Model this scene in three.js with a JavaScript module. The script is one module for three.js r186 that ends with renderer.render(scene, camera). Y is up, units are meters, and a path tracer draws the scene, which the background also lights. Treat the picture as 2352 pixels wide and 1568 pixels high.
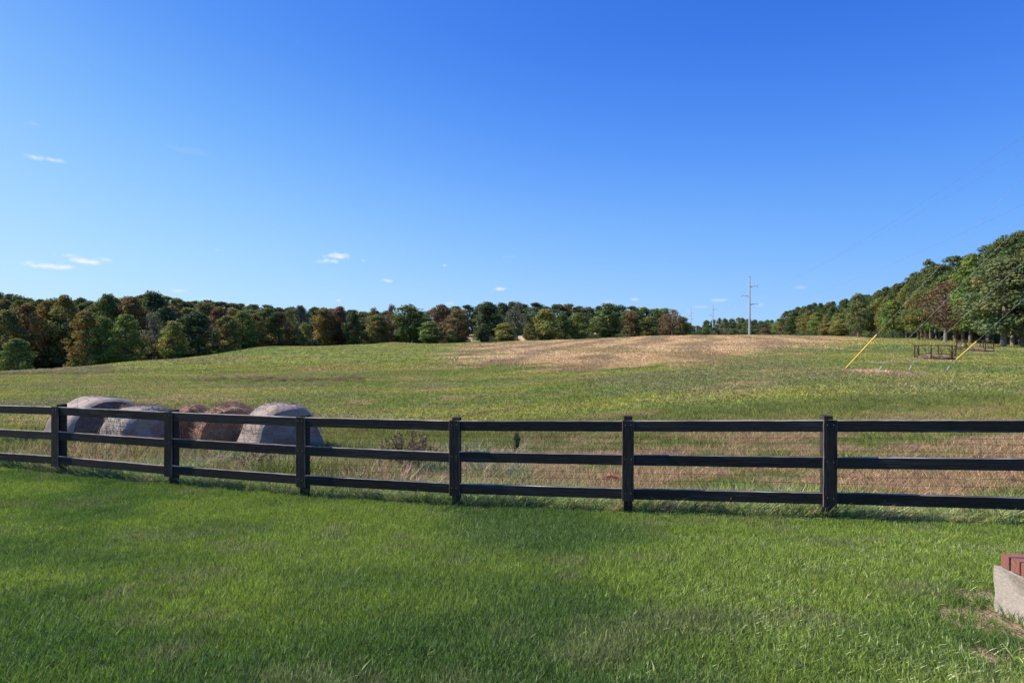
import * as THREE from 'three';
import { mergeGeometries } from 'three/addons/utils/BufferGeometryUtils.js';

// ------------------------------------------------------------------ camera, sky, sun, exposure
const scene = new THREE.Scene();
const F = 1150, CX = 1176, CY = 784;                 // lens in units of a 2352 x 1568 picture
const camera = new THREE.PerspectiveCamera(2 * Math.atan(CY / F) * 180 / Math.PI, 1024 / 682, 0.05, 4000);
camera.position.set(0, 0, 0);
camera.lookAt(0, 0, -1);
scene.add(camera);

const renderer = new THREE.WebGLRenderer({ antialias: true });
renderer.setSize(1024, 682);
renderer.toneMapping = THREE.LinearToneMapping;
const EXPOSURE = 1.4;
renderer.toneMappingExposure = EXPOSURE;
renderer.shadowMap.enabled = true;

const SUN_EL = 44 * Math.PI / 180, SUN_AZ = 9.8 * Math.PI / 180;   // from the left, a little beyond the fence line
const SUN = new THREE.Vector3(-Math.cos(SUN_EL) * Math.cos(SUN_AZ), Math.sin(SUN_EL), -Math.cos(SUN_EL) * Math.sin(SUN_AZ));
const sun = new THREE.DirectionalLight(new THREE.Color(1.0, 0.93, 0.81), 5.0);
sun.position.copy(SUN).multiplyScalar(300);
sun.castShadow = true;
sun.shadow.mapSize.set(4096, 4096);
Object.assign(sun.shadow.camera, { left: -220, right: 220, top: 220, bottom: -220, near: 1, far: 900 });
scene.add(sun, sun.target);

function mulberry(a) { return () => { a |= 0; a = a + 0x6D2B79F5 | 0; let t = Math.imul(a ^ a >>> 15, 1 | a); t = t + Math.imul(t ^ t >>> 7, 61 | t) ^ t; return ((t ^ t >>> 14) >>> 0) / 4294967296; }; }
const hash = (x, y) => { let h = Math.imul(x, 374761393) + Math.imul(y, 668265263) | 0; h = Math.imul(h ^ h >>> 13, 1274126177); return ((h ^ h >>> 16) >>> 0) / 4294967296; };
function vnoise(x, y) {
  const i = Math.floor(x), j = Math.floor(y); let u = x - i, v = y - j; u = u * u * (3 - 2 * u); v = v * v * (3 - 2 * v);
  const a = hash(i, j), b = hash(i + 1, j), c = hash(i, j + 1), d = hash(i + 1, j + 1);
  return a + (b - a) * u + (c - a) * v + (a - b - c + d) * u * v;
}
const fbm = (x, y, n = 4) => { let s = 0, a = 0.5, t = 0; for (let k = 0; k < n; k++) { s += a * vnoise(x, y); t += a; a *= 0.5; x = x * 2.03 + 17.1; y = y * 2.03 + 5.7; } return s / t; };
const clamp = (x, a, b) => x < a ? a : x > b ? b : x;
const smooth = (a, b, x) => { const t = clamp((x - a) / (b - a), 0, 1); return t * t * (3 - 2 * t); };
const lerp = (a, b, t) => a + (b - a) * t;
const mix3 = (a, b, t) => [lerp(a[0], b[0], t), lerp(a[1], b[1], t), lerp(a[2], b[2], t)];
const s2l = c => { c /= 255; return c <= 0.04045 ? c / 12.92 : Math.pow((c + 0.055) / 1.055, 2.4); };
const l2s = c => 255 * (c <= 0.0031308 ? c * 12.92 : 1.055 * Math.pow(c, 1 / 2.4) - 0.055);

{ // the sky: clear blue, paler towards the horizon and towards the sun, with a few scraps of cloud
  const W = 3072, Hh = 1536, data = new Float32Array(W * Hh * 4);
  const els = [0, 5, 10, 20, 30, 45, 90], dfs = [0, 35, 80, 126, 180];
  const T = [
    [[235, 246, 255], [208, 238, 255], [186, 224, 255], [165, 208, 255], [168, 212, 255]],
    [[224, 243, 255], [190, 232, 255], [163, 210, 255], [137, 192, 255], [142, 195, 255]],
    [[212, 238, 255], [168, 219, 255], [138, 195, 255], [109, 173, 255], [115, 178, 255]],
    [[190, 225, 255], [126, 189, 255], [96, 159, 253], [73, 137, 242], [78, 142, 243]],
    [[164, 208, 255], [90, 153, 250], [68, 130, 238], [52, 111, 221], [56, 116, 224]],
    [[145, 194, 255], [74, 137, 241], [54, 113, 222], [43, 98, 205], [47, 102, 209]],
    [[50, 106, 211], [48, 104, 209], [47, 103, 208], [46, 102, 207], [46, 102, 207]],
  ].map(r => r.map(c => c.map(v => s2l(v) / EXPOSURE)));
  const cell = (A, v) => { let i = 0; while (i < A.length - 2 && v > A[i + 1]) i++; return [i, clamp((v - A[i]) / (A[i + 1] - A[i]), 0, 1)]; };
  const LUT = new Float32Array(182 * 182 * 3), raw = (e, d) => { const [ei, et] = cell(els, clamp(e, 0, 90)), [di, dt] = cell(dfs, d > 180 ? 360 - d : Math.abs(d)); return [0, 1, 2].map(c => lerp(lerp(T[ei][di][c], T[ei][di + 1][c], dt), lerp(T[ei + 1][di][c], T[ei + 1][di + 1][c], dt), et)); };
  for (let a = 0; a < 182; a++) for (let d = 0; d < 182; d++) { const e = a * .5, w = Math.min(6, .6 + e * .45), s = [0, 0, 0]; let n = 0; for (let p = -3; p <= 3; p++) for (let q = -3; q <= 3; q++) { const k = Math.exp(-(p * p + q * q) / 4), v = raw(e + p / 3 * w, d + q * 7); n += k; for (let c = 0; c < 3; c++) s[c] += k * v[c]; } for (let c = 0; c < 3; c++) LUT[(a * 182 + d) * 3 + c] = s[c] / n; }
  const sunAz = Math.atan2(SUN.x, -SUN.z);
  // cloud scraps: picture x, y, half width, half height, strength
  const clouds = [[75, 361, 17, 6, .9], [122, 368, 24, 5, .95], [117, 612, 56, 7, .95], [196, 601, 30, 8, 1], [155, 587, 20, 4, .55], [240, 598, 16, 6, .5], [312, 601, 7, 3, .4],
    [777, 589, 25, 7, 1], [762, 600, 18, 5, .7], [735, 601, 20, 4, .35], [833, 598, 9, 4, .4], [497, 577, 7, 4, .35], [1020, 610, 7, 3, .5], [890, 644, 14, 4, .8], [1148, 664, 15, 4, .85],
    [1168, 589, 18, 4, .2], [1458, 688, 16, 4, .6], [416, 668, 17, 3, .5], [472, 688, 14, 5, .5], [1028, 697, 16, 4, .6], [776, 690, 8, 3, .5], [1400, 692, 12, 3, .25], [1655, 689, 16, 3, .45], [1612, 705, 18, 3, .35], [1745, 700, 14, 4, .35],
    [78, 286, 12, 6, .18], [1840, 660, 14, 4, .25], [435, 346, 50, 10, .06], [1585, 715, 16, 3, .3]];
  const C = clouds.map(([x, y, w, h, s]) => { const dx = (x - CX) / F, dy = (CY - y) / F, n = Math.hypot(dx, 1); return { az: Math.atan2(dx, 1), el: Math.atan2(dy, n), w: w / F / n * .98, h: h / F / n * .95, s: s * .92 }; });
  for (let j = 0; j < Hh; j++) {
    const el = ((j + 0.5) / Hh - 0.5) * Math.PI, eld = clamp(el * 360 / Math.PI, 0, 180), ea = Math.floor(eld), es = eld - ea;
    const near = C.filter(c => Math.abs(el - c.el) < c.h * 3.2);
    for (let i = 0; i < W; i++) {
      // three.js equirect: u = atan2(z, x) / 2pi + 0.5
      const th = ((i + 0.5) / W - 0.5) * 2 * Math.PI, dx = Math.cos(th), dz = Math.sin(th);
      const az = Math.atan2(dx, -dz); let df = Math.abs(az - sunAz); if (df > Math.PI) df = 2 * Math.PI - df;
      const dg = df * 180 / Math.PI, da = Math.min(180, Math.floor(dg)), ds = dg - da;
      const k = (j * W + i) * 4;
      let r = [0, 0, 0];
      for (let c = 0; c < 3; c++) { const o = (ea * 182 + da) * 3 + c, a = lerp(LUT[o], LUT[o + 3], ds), b = lerp(LUT[o + 546], LUT[o + 549], ds); r[c] = lerp(a, b, es); }
      let cv = 0;
      for (const c of near) {
        const ux = (az - c.az) / c.w; if (Math.abs(ux) > 2.4) continue;
        const uy = (el - c.el) / c.h, n = fbm(az * 160 + c.s * 31, el * 420, 4) - 0.5, n2 = fbm(az * 60 + 9, el * 200 + c.s * 7, 3) - 0.5;
        const low = uy < 0 ? 1.7 : 1.0, d = Math.sqrt(ux * ux + uy * uy * low) + n * 1.5 + n2 * 1.1;
        cv = Math.max(cv, c.s * (1 - smooth(0.15, 1.15, d)));
      }
      if (cv > 0) r = mix3(r, [0.93, 0.95, 0.99].map(v => v / EXPOSURE), cv);
      if (el < -0.01) { const g = smooth(0.01, 0.12, -el); r = mix3(r, [0.16, 0.2, 0.14], g); }
      data[k] = r[0]; data[k + 1] = r[1]; data[k + 2] = r[2]; data[k + 3] = 1;
    }
  }
  const tex = new THREE.DataTexture(data, W, Hh, THREE.RGBAFormat, THREE.FloatType);
  tex.mapping = THREE.EquirectangularReflectionMapping; tex.magFilter = THREE.LinearFilter; tex.minFilter = THREE.LinearFilter; tex.needsUpdate = true;
  scene.background = tex; scene.environment = tex;
}

// ------------------------------------------------------------------ helpers
const taken = new Map();
function numbered(n) { const k = taken.get(n) || 0; taken.set(n, k + 1); return k ? `${n}_${String(k).padStart(3, '0')}` : n; }
function tag(o, label, category, group) { o.userData.label = label; o.userData.category = category; if (group) o.userData.group = group; return o; }
function thing(name, label, category, pos = [0, 0, 0], turn = 0, group) { const o = new THREE.Group(); o.name = numbered(name); o.position.set(...pos); o.rotation.y = turn; scene.add(o); return tag(o, label, category, group); }
function part(name, geo, mat, parent) { const m = new THREE.Mesh(geo, mat); m.name = name; parent.add(m); return m; }
function kind(o, k) { o.userData.kind = k; return o; }

class Geo {                                         // a bag of triangles with colours and uvs
  constructor() { this.p = []; this.c = []; this.t = []; this.i = []; }
  v(x, y, z, c, u = 0, w = 0) { this.p.push(x, y, z); if (c) this.c.push(c[0], c[1], c[2]); this.t.push(u, w); return this.p.length / 3 - 1; }
  tri(a, b, c) { this.i.push(a, b, c); }
  quad(a, b, c, d) { this.i.push(a, b, c, a, c, d); }
  tube(pts, rad, seg = 6, col, cap = true) {          // pts: Vector3[], rad: number[] ; tapered tube
    const up = new THREE.Vector3(), s = new THREE.Vector3(), d = new THREE.Vector3(), b = new THREE.Vector3(); let prev = null, len = 0;
    pts.forEach((q, k) => {
      d.copy(pts[Math.min(k + 1, pts.length - 1)]).sub(pts[Math.max(k - 1, 0)]).normalize();
      up.set(0, 1, 0); if (Math.abs(d.y) > 0.9) up.set(1, 0, 0);
      s.crossVectors(up, d).normalize(); b.crossVectors(d, s);
      if (k) len += q.distanceTo(pts[k - 1]);
      const ring = [];
      for (let j = 0; j <= seg; j++) { const a = j / seg * Math.PI * 2, r = rad[k]; ring.push(this.v(q.x + (s.x * Math.cos(a) + b.x * Math.sin(a)) * r, q.y + (s.y * Math.cos(a) + b.y * Math.sin(a)) * r, q.z + (s.z * Math.cos(a) + b.z * Math.sin(a)) * r, col, j / seg * r * 6.28, len)); }
      if (prev) for (let j = 0; j < seg; j++) this.quad(prev[j], prev[j + 1], ring[j + 1], ring[j]);
      if (cap && (k === 0 || k === pts.length - 1)) { const m = this.v(q.x, q.y, q.z, col); for (let j = 0; j < seg; j++) k ? this.tri(m, ring[j], ring[j + 1]) : this.tri(m, ring[j + 1], ring[j]); }
      prev = ring;
    });
    return this;
  }
  build() {
    const g = new THREE.BufferGeometry();
    g.setAttribute('position', new THREE.Float32BufferAttribute(this.p, 3)); g.setAttribute('uv', new THREE.Float32BufferAttribute(this.t, 2));
    if (this.c.length) g.setAttribute('color', new THREE.Float32BufferAttribute(this.c, 3));
    g.setIndex(this.i); g.computeVertexNormals(); return g;
  }
}
const V = (x, y, z) => new THREE.Vector3(x, y, z);
function texture(w, h, fn, srgb = true) {            // fn(u, v) -> linear rgb
  const d = new Uint8Array(w * h * 4);
  for (let j = 0; j < h; j++) for (let i = 0; i < w; i++) { const c = fn(i, j), k = (j * w + i) * 4; for (let q = 0; q < 3; q++) d[k + q] = clamp(srgb ? l2s(Math.max(0, c[q])) : c[q] * 255, 0, 255); d[k + 3] = 255; }
  const t = new THREE.DataTexture(d, w, h, THREE.RGBAFormat); t.wrapS = t.wrapT = THREE.RepeatWrapping; t.magFilter = THREE.LinearFilter; t.minFilter = THREE.LinearMipmapLinearFilter; t.generateMipmaps = true;
  if (srgb) t.colorSpace = THREE.SRGBColorSpace; t.needsUpdate = true; return t;
}
// noise that wraps, for tiles
function tnoise(x, y, px, py) { const i = Math.floor(x), j = Math.floor(y); let u = x - i, v = y - j; u = u * u * (3 - 2 * u); v = v * v * (3 - 2 * v); const m = (a, n) => ((a % n) + n) % n; const a = hash(m(i, px), m(j, py)), b = hash(m(i + 1, px), m(j, py)), c = hash(m(i, px), m(j + 1, py)), d = hash(m(i + 1, px), m(j + 1, py)); return a + (b - a) * u + (c - a) * v + (a - b - c + d) * u * v; }
const pixel = (x, y, z) => [(x - CX) * z / F, (CY - y) * z / F, -z];        // where a point of the place at depth z stands

// ------------------------------------------------------------------ terrain
// fence posts: picture x of the post, picture y of the top rail there, depth
const RAIL_TOP = 1.245;
const POSTS = [[-91, 928, 9.6], [130, 934, 8.9], [390, 946, 8.25], [693, 958, 7.65], [1045, 966, 7.1], [1443, 966, 6.6], [1905, 964.5, 6.12], [2443, 964, 5.64], [3080, 964, 5.2]].map(([x, y, z]) => { const p = pixel(x, y, z); return { x: p[0], y: p[1] - RAIL_TOP, z: p[2] }; });
const controls = [];
const ctl = (x, y, z) => controls.push([x, y, z]);
const ctp = (px, py, z) => ctl(...pixel(px, py, z));
for (const x of [-6, -2, 2, 6]) { ctl(x, -1.62, 1.5); ctl(x, -1.82, -2.2); }
ctl(-6, -2.08, -4.2); ctl(-2, -2.06, -4.2); ctl(1.5, -2.0, -4.0); ctl(4, -1.93, -3.6); ctl(7, -1.9, -3.6);
for (const p of POSTS) ctl(p.x, p.y, p.z);
for (const p of POSTS.slice(0, 8)) ctl(p.x + 0.2, p.y - 0.12, p.z - 1.6);
for (const [px, ...l] of [
  [0, 12.5, -2.95, 18, -3.15, 26, -3.3, 38, -3.4, 52, -3.46, 70, -4.9, 95, -6.5, 150, -4, 260, 6],
  [300, 12.5, -2.95, 18, -3.12, 28, -3.28, 42, -3.35, 60, -3.25, 78, -3.22, 100, -5.2, 130, -5.5, 260, 7],
  [600, 12.5, -2.93, 18, -3.12, 28, -3.22, 42, -3.2, 52, -3.0, 85, -2.1, 122, -1.38, 150, -3.2, 260, 5],
  [900, 12.5, -2.9, 18, -3.08, 28, -3.15, 40, -3.08, 60, -2.5, 100, -1.35, 155, -.62, 185, -2.0, 330, 6],
  [1200, 12.5, -2.8, 18, -2.95, 28, -2.95, 45, -2.6, 80, -1.55, 120, -.7, 166, .16, 200, -.6, 330, 7],
  [1500, 12.5, -2.6, 18, -2.6, 28, -2.3, 45, -1.8, 80, -.8, 130, .7, 182, 1.95, 220, 1.4, 330, 5],
  [1722, 12.5, -2.45, 18, -2.35, 28, -1.95, 45, -1.35, 80, -.25, 130, 1.2, 200, 2.45, 260, 2.9, 450, 5],
  [1940, 12.5, -2.3, 20, -2.0, 28, -1.58, 50, -.95, 90, .1, 150, 1.3, 200, 2.1, 280, 3],
  [2170, 12.5, -2.2, 20, -1.9, 30, -1.62, 38, -1.2, 60, -.35, 90, .15, 130, .6],
  [2352, 10, -2.05, 20, -1.85, 35, -1.3, 60, -.72, 80, -.5],
  [2800, 20, -1.8, 40, -1.0],
]) for (let k = 0; k < l.length; k += 2) { const z = l[k]; ctl((px - CX) * z / F, l[k + 1], -z); }
for (const [x, y, z] of [[-700, 14, -700], [0, 12, -900], [700, 12, -700], [-600, 5, 0], [600, 4, 0], [0, -1, 60], [300, 5, -300], [-330, 8, -300], [-150, -5, -60], [900, 10, -200], [-900, 10, -200], [0, 2, 700]]) ctl(x, y, z);
// thin-plate interpolation in a space whose distances shrink with the distance from the house
const warp = (x, z) => { const r = Math.hypot(x, z), k = Math.log(1 + r / 8) * 8 / Math.max(r, 1e-6); return [x * k, z * k]; };
const TPS = (() => {
  const n = controls.length, N = n + 3, A = Array.from({ length: N }, () => new Float64Array(N + 1)), W = controls.map(c => warp(c[0], c[2]));
  const U = r2 => r2 < 1e-12 ? 0 : r2 * Math.log(r2);
  for (let i = 0; i < n; i++) { for (let j = 0; j < n; j++) A[i][j] = U((W[i][0] - W[j][0]) ** 2 + (W[i][1] - W[j][1]) ** 2); A[i][i] += 0.02; A[i][n] = A[n][i] = 1; A[i][n + 1] = A[n + 1][i] = W[i][0]; A[i][n + 2] = A[n + 2][i] = W[i][1]; A[i][N] = controls[i][1]; }
  for (let c = 0; c < N; c++) { let p = c; for (let r = c + 1; r < N; r++) if (Math.abs(A[r][c]) > Math.abs(A[p][c])) p = r; [A[c], A[p]] = [A[p], A[c]]; for (let r = 0; r < N; r++) if (r !== c) { const f = A[r][c] / A[c][c]; if (f) for (let k = c; k <= N; k++) A[r][k] -= f * A[c][k]; } }
  const s = A.map((r, i) => r[N] / r[i]);
  return (x, z) => { const [a, b] = warp(x, z); let y = s[n] + s[n + 1] * a + s[n + 2] * b; for (let i = 0; i < n; i++) y += s[i] * U((a - W[i][0]) ** 2 + (b - W[i][1]) ** 2); return y; };
})();
function fenceSide(x, z) {                            // > 0 on the lawn side, metres from the fence line
  let k = 0; while (k < POSTS.length - 2 && x > POSTS[k + 1].x) k++;
  const a = POSTS[k], b = POSTS[k + 1], dx = b.x - a.x, dz = b.z - a.z, l = Math.hypot(dx, dz);
  return ((z - a.z) * dx - (x - a.x) * dz) / l;
}
function rough(x, z) { const r = Math.hypot(x, z); return (fbm(x * 0.45, z * 0.45, 3) - 0.5) * 0.10 * smooth(2, 20, r) + (fbm(x * 0.06 + 40, z * 0.06, 3) - 0.5) * 0.9 * smooth(60, 160, r); }
function heightExact(x, z) {
  let y = TPS(x, z) + rough(x, z);
  return y;
}
// height field cached on the vertices of the polar ground sheet
const NR = 380, R0 = 0.6, R1 = 1500, RK = Math.log(R1 / R0);
const angs = (() => { const a = []; for (let d = -58; d <= 58; d += 0.22) a.push(d); for (let d = 58.9; d < 302; d += 4) a.push(d); return a.map(d => d * Math.PI / 180); })();
const NA = angs.length;
const hTable = new Float32Array((NR + 1) * NA);
for (let i = 0; i <= NR; i++) { const r = R0 * Math.exp(RK * i / NR); for (let j = 0; j < NA; j++) hTable[i * NA + j] = heightExact(Math.sin(angs[j]) * r, -Math.cos(angs[j]) * r); }
function height(x, z) {
  const r = Math.max(R0, Math.hypot(x, z)), fi = clamp(Math.log(r / R0) / RK * NR, 0, NR - 0.001), i = Math.floor(fi), ti = fi - i;
  let d = Math.atan2(x, -z) * 180 / Math.PI, fj; if (d < -58) d += 360; const nf = 528;
  fj = d <= 58 ? (d + 58) / 0.22 : nf + (d - 58.9) / 4; fj = clamp(fj, 0, NA - 1.001); const j = Math.floor(fj), tj = fj - j;
  const a = i * NA + j; return lerp(lerp(hTable[a], hTable[a + 1], tj), lerp(hTable[a + NA], hTable[a + NA + 1], tj), ti);
}
function pick(px, py) {                               // where the sight line through a picture point meets the ground
  const dx = (px - CX) / F, dy = (CY - py) / F; let z = 2;
  for (; z < 400; z *= 1.004) if (dy * z < height(dx * z, -z)) break;
  return [dx * z, height(dx * z, -z), -z];
}
const inPoly = (P, x, z) => { let c = false; for (let i = 0, j = P.length - 1; i < P.length; j = i++) if ((P[i][1] > z) !== (P[j][1] > z) && x < (P[j][0] - P[i][0]) * (z - P[i][1]) / (P[j][1] - P[i][1]) + P[i][0]) c = !c; return c; };
const groundPoly = list => list.map(([x, y]) => { const p = pick(x, y); return [p[0], p[2]]; });
// hay stubble on the rise
const STUBBLE = (() => { const lowEdge = [[1070, 832], [1130, 843], [1190, 851], [1400, 847], [1560, 840], [1700, 826], [1800, 815], [1850, 801]].map(([x, y]) => { const p = pick(x, y); return [p[0], p[2]]; }); return [...lowEdge, [128, -165], [95, -192], [40, -186], [0, -172], [-12, -155], [-11, -118]]; })();

const GREEN = [.135, .19, .021], GREEN2 = [.215, .245, .034], OLIVE = [.22, .20, .06], TAN = [.35, .26, .12], STRAW = [.46, .36, .21], MAUVE = [.19, .165, .10], RED = [.29, .175, .08], SOIL = [.14, .075, .04], LUSH = [.065, .15, .022];
const RUT = groundPoly([[1050, 960], [1100, 952], [1150, 945], [1222, 934]]), SAND = pick(1990, 853);
function fieldTone(x, z) {                            // colour of the sward, by place
  const r = -z, n1 = fbm(x * 0.11 + 3, z * 0.28 + 7, 4), n2 = fbm(x * 0.5 + 30, z * 0.9, 3), n3 = fbm(x * 0.035 + 9, z * 0.05 + 2, 3), n4 = fbm(x * 1.7, z * 2.6 + 60, 2);
  let c = mix3(GREEN, GREEN2, smooth(.3, .7, n1));
  c = mix3(c, LUSH, smooth(.56, .72, n3) * .6);
  c = mix3(c, OLIVE, smooth(.5, .72, n2) * .55);
  c = mix3(c, MAUVE, smooth(.55, .68, fbm(x * .12 + 80, z * .24 + 11, 4)) * .38 * smooth(14, 24, r) * (1 - smooth(70, 110, r)));
  // dry strip behind the fence: mown hay lying about, strongest towards the right
  const dry = (1 - smooth(11.5, 17, r + (n2 - .5) * 4)) * Math.max(smooth(-7, 1.5, x + (n1 - .5) * 5), .75 * (1 - smooth(10.5, 12.5, r)));
  const tan = mix3(TAN, mix3(RED, STRAW, n4), .5);
  c = mix3(c, tan, dry * smooth(.30, .55, n2 * .6 + n4 * .4) * .95);
  c = mix3(c, TAN, smooth(.60, .74, fbm(x * .2 + 5, z * .5 + 51, 4)) * .55 * smooth(12, 18, r) * (1 - smooth(40, 70, r)));
  // the stubble on the hill
  const jx = x + (n1 - .5) * 20 + (n4 - .5) * 14, jz = z + (n2 - .5) * 12 + (n4 - .5) * 8;
  if (r > 30) {
    if (inPoly(STUBBLE, jx, jz)) {
      const row = Math.sin((x * .86 + z * .30) * .62 + (n3 - .5) * 5), st = smooth(.32, .7, fbm(x * .3 + 90, z * .12, 3) + row * .26);
      const fade = smooth(40, 112, x) ;
      c = mix3(c, mix3([.41, .315, .155], [.26, .195, .095], st), .92 - .32 * smooth(120, 175, r) * n1 - .38 * fade);
      c = mix3(c, OLIVE, smooth(.58, .7, fbm(x * .08, z * .04 + 33, 3)) * .6);
    } else {
      const t = .7 * smooth(.55, .75, fbm(x * .05 + 61, z * .11 + 3, 4)); c = mix3(c, [.22, .16, .065], t * .7 * smooth(35, 60, r));
      c = mix3(c, OLIVE, smooth(100, 180, r) * .5);
    }
  }
  for (let k = 0; k < RUT.length - 1; k++) { const [ax, az] = RUT[k], [bx, bz] = RUT[k + 1], t = clamp(((x - ax) * (bx - ax) + (z - az) * (bz - az)) / ((bx - ax) ** 2 + (bz - az) ** 2), 0, 1), d = Math.hypot(x - ax - (bx - ax) * t, z - az - (bz - az) * t); c = mix3(c, SOIL, (1 - smooth(.08, .3, d + (n4 - .5) * .3)) * .85); }
  { const d = Math.hypot((x - SAND[0]) / 1.1, (z - SAND[2]) / .9) + (n4 - .5) * .8; c = mix3(c, [.45, .33, .21], (1 - smooth(.4, 1.1, d)) * .9); }
  if (r > 205 && x < 62) c = mix3(c, [.44, .32, .18], smooth(205, 215, r) * .9);
  const b = 1 + .2 * smooth(14, 22, r); return [c[0] * b, c[1] * b, c[2] * b];
}
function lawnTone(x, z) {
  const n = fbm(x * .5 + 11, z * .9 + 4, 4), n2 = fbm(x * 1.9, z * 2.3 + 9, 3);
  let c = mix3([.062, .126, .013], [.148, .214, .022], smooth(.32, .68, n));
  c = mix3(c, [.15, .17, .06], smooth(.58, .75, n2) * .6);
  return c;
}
const BARE = [[2255, 1368, .3], [2285, 1398, .36], [2235, 1425, .36], [2320, 1436, .4], [2170, 1405, .2], [2320, 1520, .22]].map(([x, y, r]) => { const p = pick(x, y); return [p[0], p[2], r]; });       // worn earth beside the wall
const bare = (x, z) => { let b = 0; for (const [a, c, r] of BARE) b = Math.max(b, 1 - smooth(.35, 1.1, Math.hypot(x - a, (z - c)) / r + (fbm(x * 9, z * 9, 3) - .5) * 1.1)); return b; };
{
  const p = new Float32Array((NR + 1) * NA * 3), c = new Float32Array((NR + 1) * NA * 3), t = new Float32Array((NR + 1) * NA * 2), lawnI = [], fieldI = [];
  const side = new Float32Array((NR + 1) * NA);
  for (let i = 0; i <= NR; i++) {
    const r = R0 * Math.exp(RK * i / NR);
    for (let j = 0; j < NA; j++) {
      const k = i * NA + j, x = Math.sin(angs[j]) * r, z = -Math.cos(angs[j]) * r; p[k * 3] = x; p[k * 3 + 1] = hTable[k]; p[k * 3 + 2] = z; t[k * 2] = x / 3.1; t[k * 2 + 1] = z / 3.1;
      side[k] = fenceSide(x, z);
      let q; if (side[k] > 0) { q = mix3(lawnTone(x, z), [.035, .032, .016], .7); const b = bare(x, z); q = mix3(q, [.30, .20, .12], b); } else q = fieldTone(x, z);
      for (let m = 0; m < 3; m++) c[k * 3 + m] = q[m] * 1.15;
    }
  }
  for (let i = 0; i < NR; i++) for (let j = 0; j < NA; j++) {
    const j2 = (j + 1) % NA, a = i * NA + j, b = i * NA + j2, d = a + NA, e = b + NA;
    (side[a] + side[b] + side[d] + side[e] > 0 ? lawnI : fieldI).push(a, d, b, b, d, e);
  }
    const tile = texture(1024, 1024, (i, j) => {
    const u = i / 1024, v = j / 1024; const a = tnoise(u * 256, v * 256, 256, 256), b = tnoise(u * 90, v * 90, 90, 90), d = tnoise(u * 24 + 7, v * 24, 24, 24), e = tnoise(u * 512, v * 512, 512, 512);
    const g = .5 + .62 * (a * .35 + b * .3 + d * .15 + e * .2), w = (b - .5) * .12; return [g * (1 + w), g, g * (1 - w)];
  });
  const bump = texture(1024, 1024, (i, j) => { const u = i / 1024, v = j / 1024, g = tnoise(u * 200, v * 200, 200, 200) * .5 + tnoise(u * 60, v * 60, 60, 60) * .5; return [g, g, g]; }, false);
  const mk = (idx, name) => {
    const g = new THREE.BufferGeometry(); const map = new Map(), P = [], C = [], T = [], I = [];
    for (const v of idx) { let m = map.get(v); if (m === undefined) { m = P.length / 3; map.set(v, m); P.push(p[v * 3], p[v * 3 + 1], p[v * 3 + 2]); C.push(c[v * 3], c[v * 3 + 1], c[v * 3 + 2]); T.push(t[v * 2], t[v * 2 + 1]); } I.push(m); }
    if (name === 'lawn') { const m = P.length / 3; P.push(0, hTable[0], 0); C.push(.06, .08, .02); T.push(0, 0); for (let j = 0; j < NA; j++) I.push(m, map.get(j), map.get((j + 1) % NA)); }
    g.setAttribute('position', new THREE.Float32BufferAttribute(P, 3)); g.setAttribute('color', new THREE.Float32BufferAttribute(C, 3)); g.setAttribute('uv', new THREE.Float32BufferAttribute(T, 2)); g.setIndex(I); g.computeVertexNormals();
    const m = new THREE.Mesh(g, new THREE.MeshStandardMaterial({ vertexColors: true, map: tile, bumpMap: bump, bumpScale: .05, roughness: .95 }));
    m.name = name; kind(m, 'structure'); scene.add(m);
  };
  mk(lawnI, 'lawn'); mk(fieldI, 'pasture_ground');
}
console.log('terrain done');

// ------------------------------------------------------------------ grass
const blade = (g, r, x, z, h, w, lean, dir, col, curl = .5) => {
  const dx = Math.cos(dir), dz = Math.sin(dir), f = r() * Math.PI, sx = Math.cos(f) * w / 2, sz = Math.sin(f) * w / 2, ym = h * .55, lm = lean * curl;
  const a = g.v(x - sx, -.01, z - sz, col), b = g.v(x + sx, -.01, z + sz, col), c = g.v(x + dx * lm - sx * .85, ym, z + dz * lm - sz * .85, col), d = g.v(x + dx * lm + sx * .85, ym, z + dz * lm + sz * .85, col), e = g.v(x + dx * lean, h, z + dz * lean, col);
  g.quad(a, b, d, c); g.tri(c, d, e);
};
function tuft(seed, { n, rad, h, w, lean, pale = .08, wind = .5 }) {
  const r = mulberry(seed), g = new Geo();
  for (let k = 0; k < n; k++) {
    const a = r() * 6.283, q = Math.sqrt(r()) * rad, hh = h * (.45 + .65 * r()), t = .4 + 1.15 * r();
    const col = r() < pale ? [2.4 * t, 1.75 * t, 2.6 * t] : [t * (.9 + .25 * r()), t, t * .9];
    const dir = r() < wind ? 0.5 + (r() - .5) * 1.6 : r() * 6.283;
    blade(g, r, Math.cos(a) * q, Math.sin(a) * q, hh, w * (.7 + .6 * r()), lean * h * (.25 + r()), dir, col);
  }
  return g.build();
}
const grassMat = (rough, trans = .4) => new THREE.MeshPhysicalMaterial({ vertexColors: true, roughness: rough, side: THREE.DoubleSide, transmission: trans, thickness: 0, specularIntensity: .8 });
function scatter(name, geo, mat, list, label, category) {   // list: [x, z, scale, turn, colour, yscale]
  const m = new THREE.InstancedMesh(geo, mat, list.length), M = new THREE.Matrix4(), Q = new THREE.Quaternion(), E = new THREE.Euler(), C = new THREE.Color();
  list.forEach(([x, z, s, turn, c, ys = 1], k) => { E.set(0, turn, 0); Q.setFromEuler(E); M.compose(V(x, height(x, z), z), Q, V(s, s * ys, s)); m.setMatrixAt(k, M); C.setRGB(...c); m.setColorAt(k, C); });
  m.name = numbered(name); kind(m, 'stuff'); if (label) tag(m, label, category); scene.add(m); return m;
}
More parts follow.
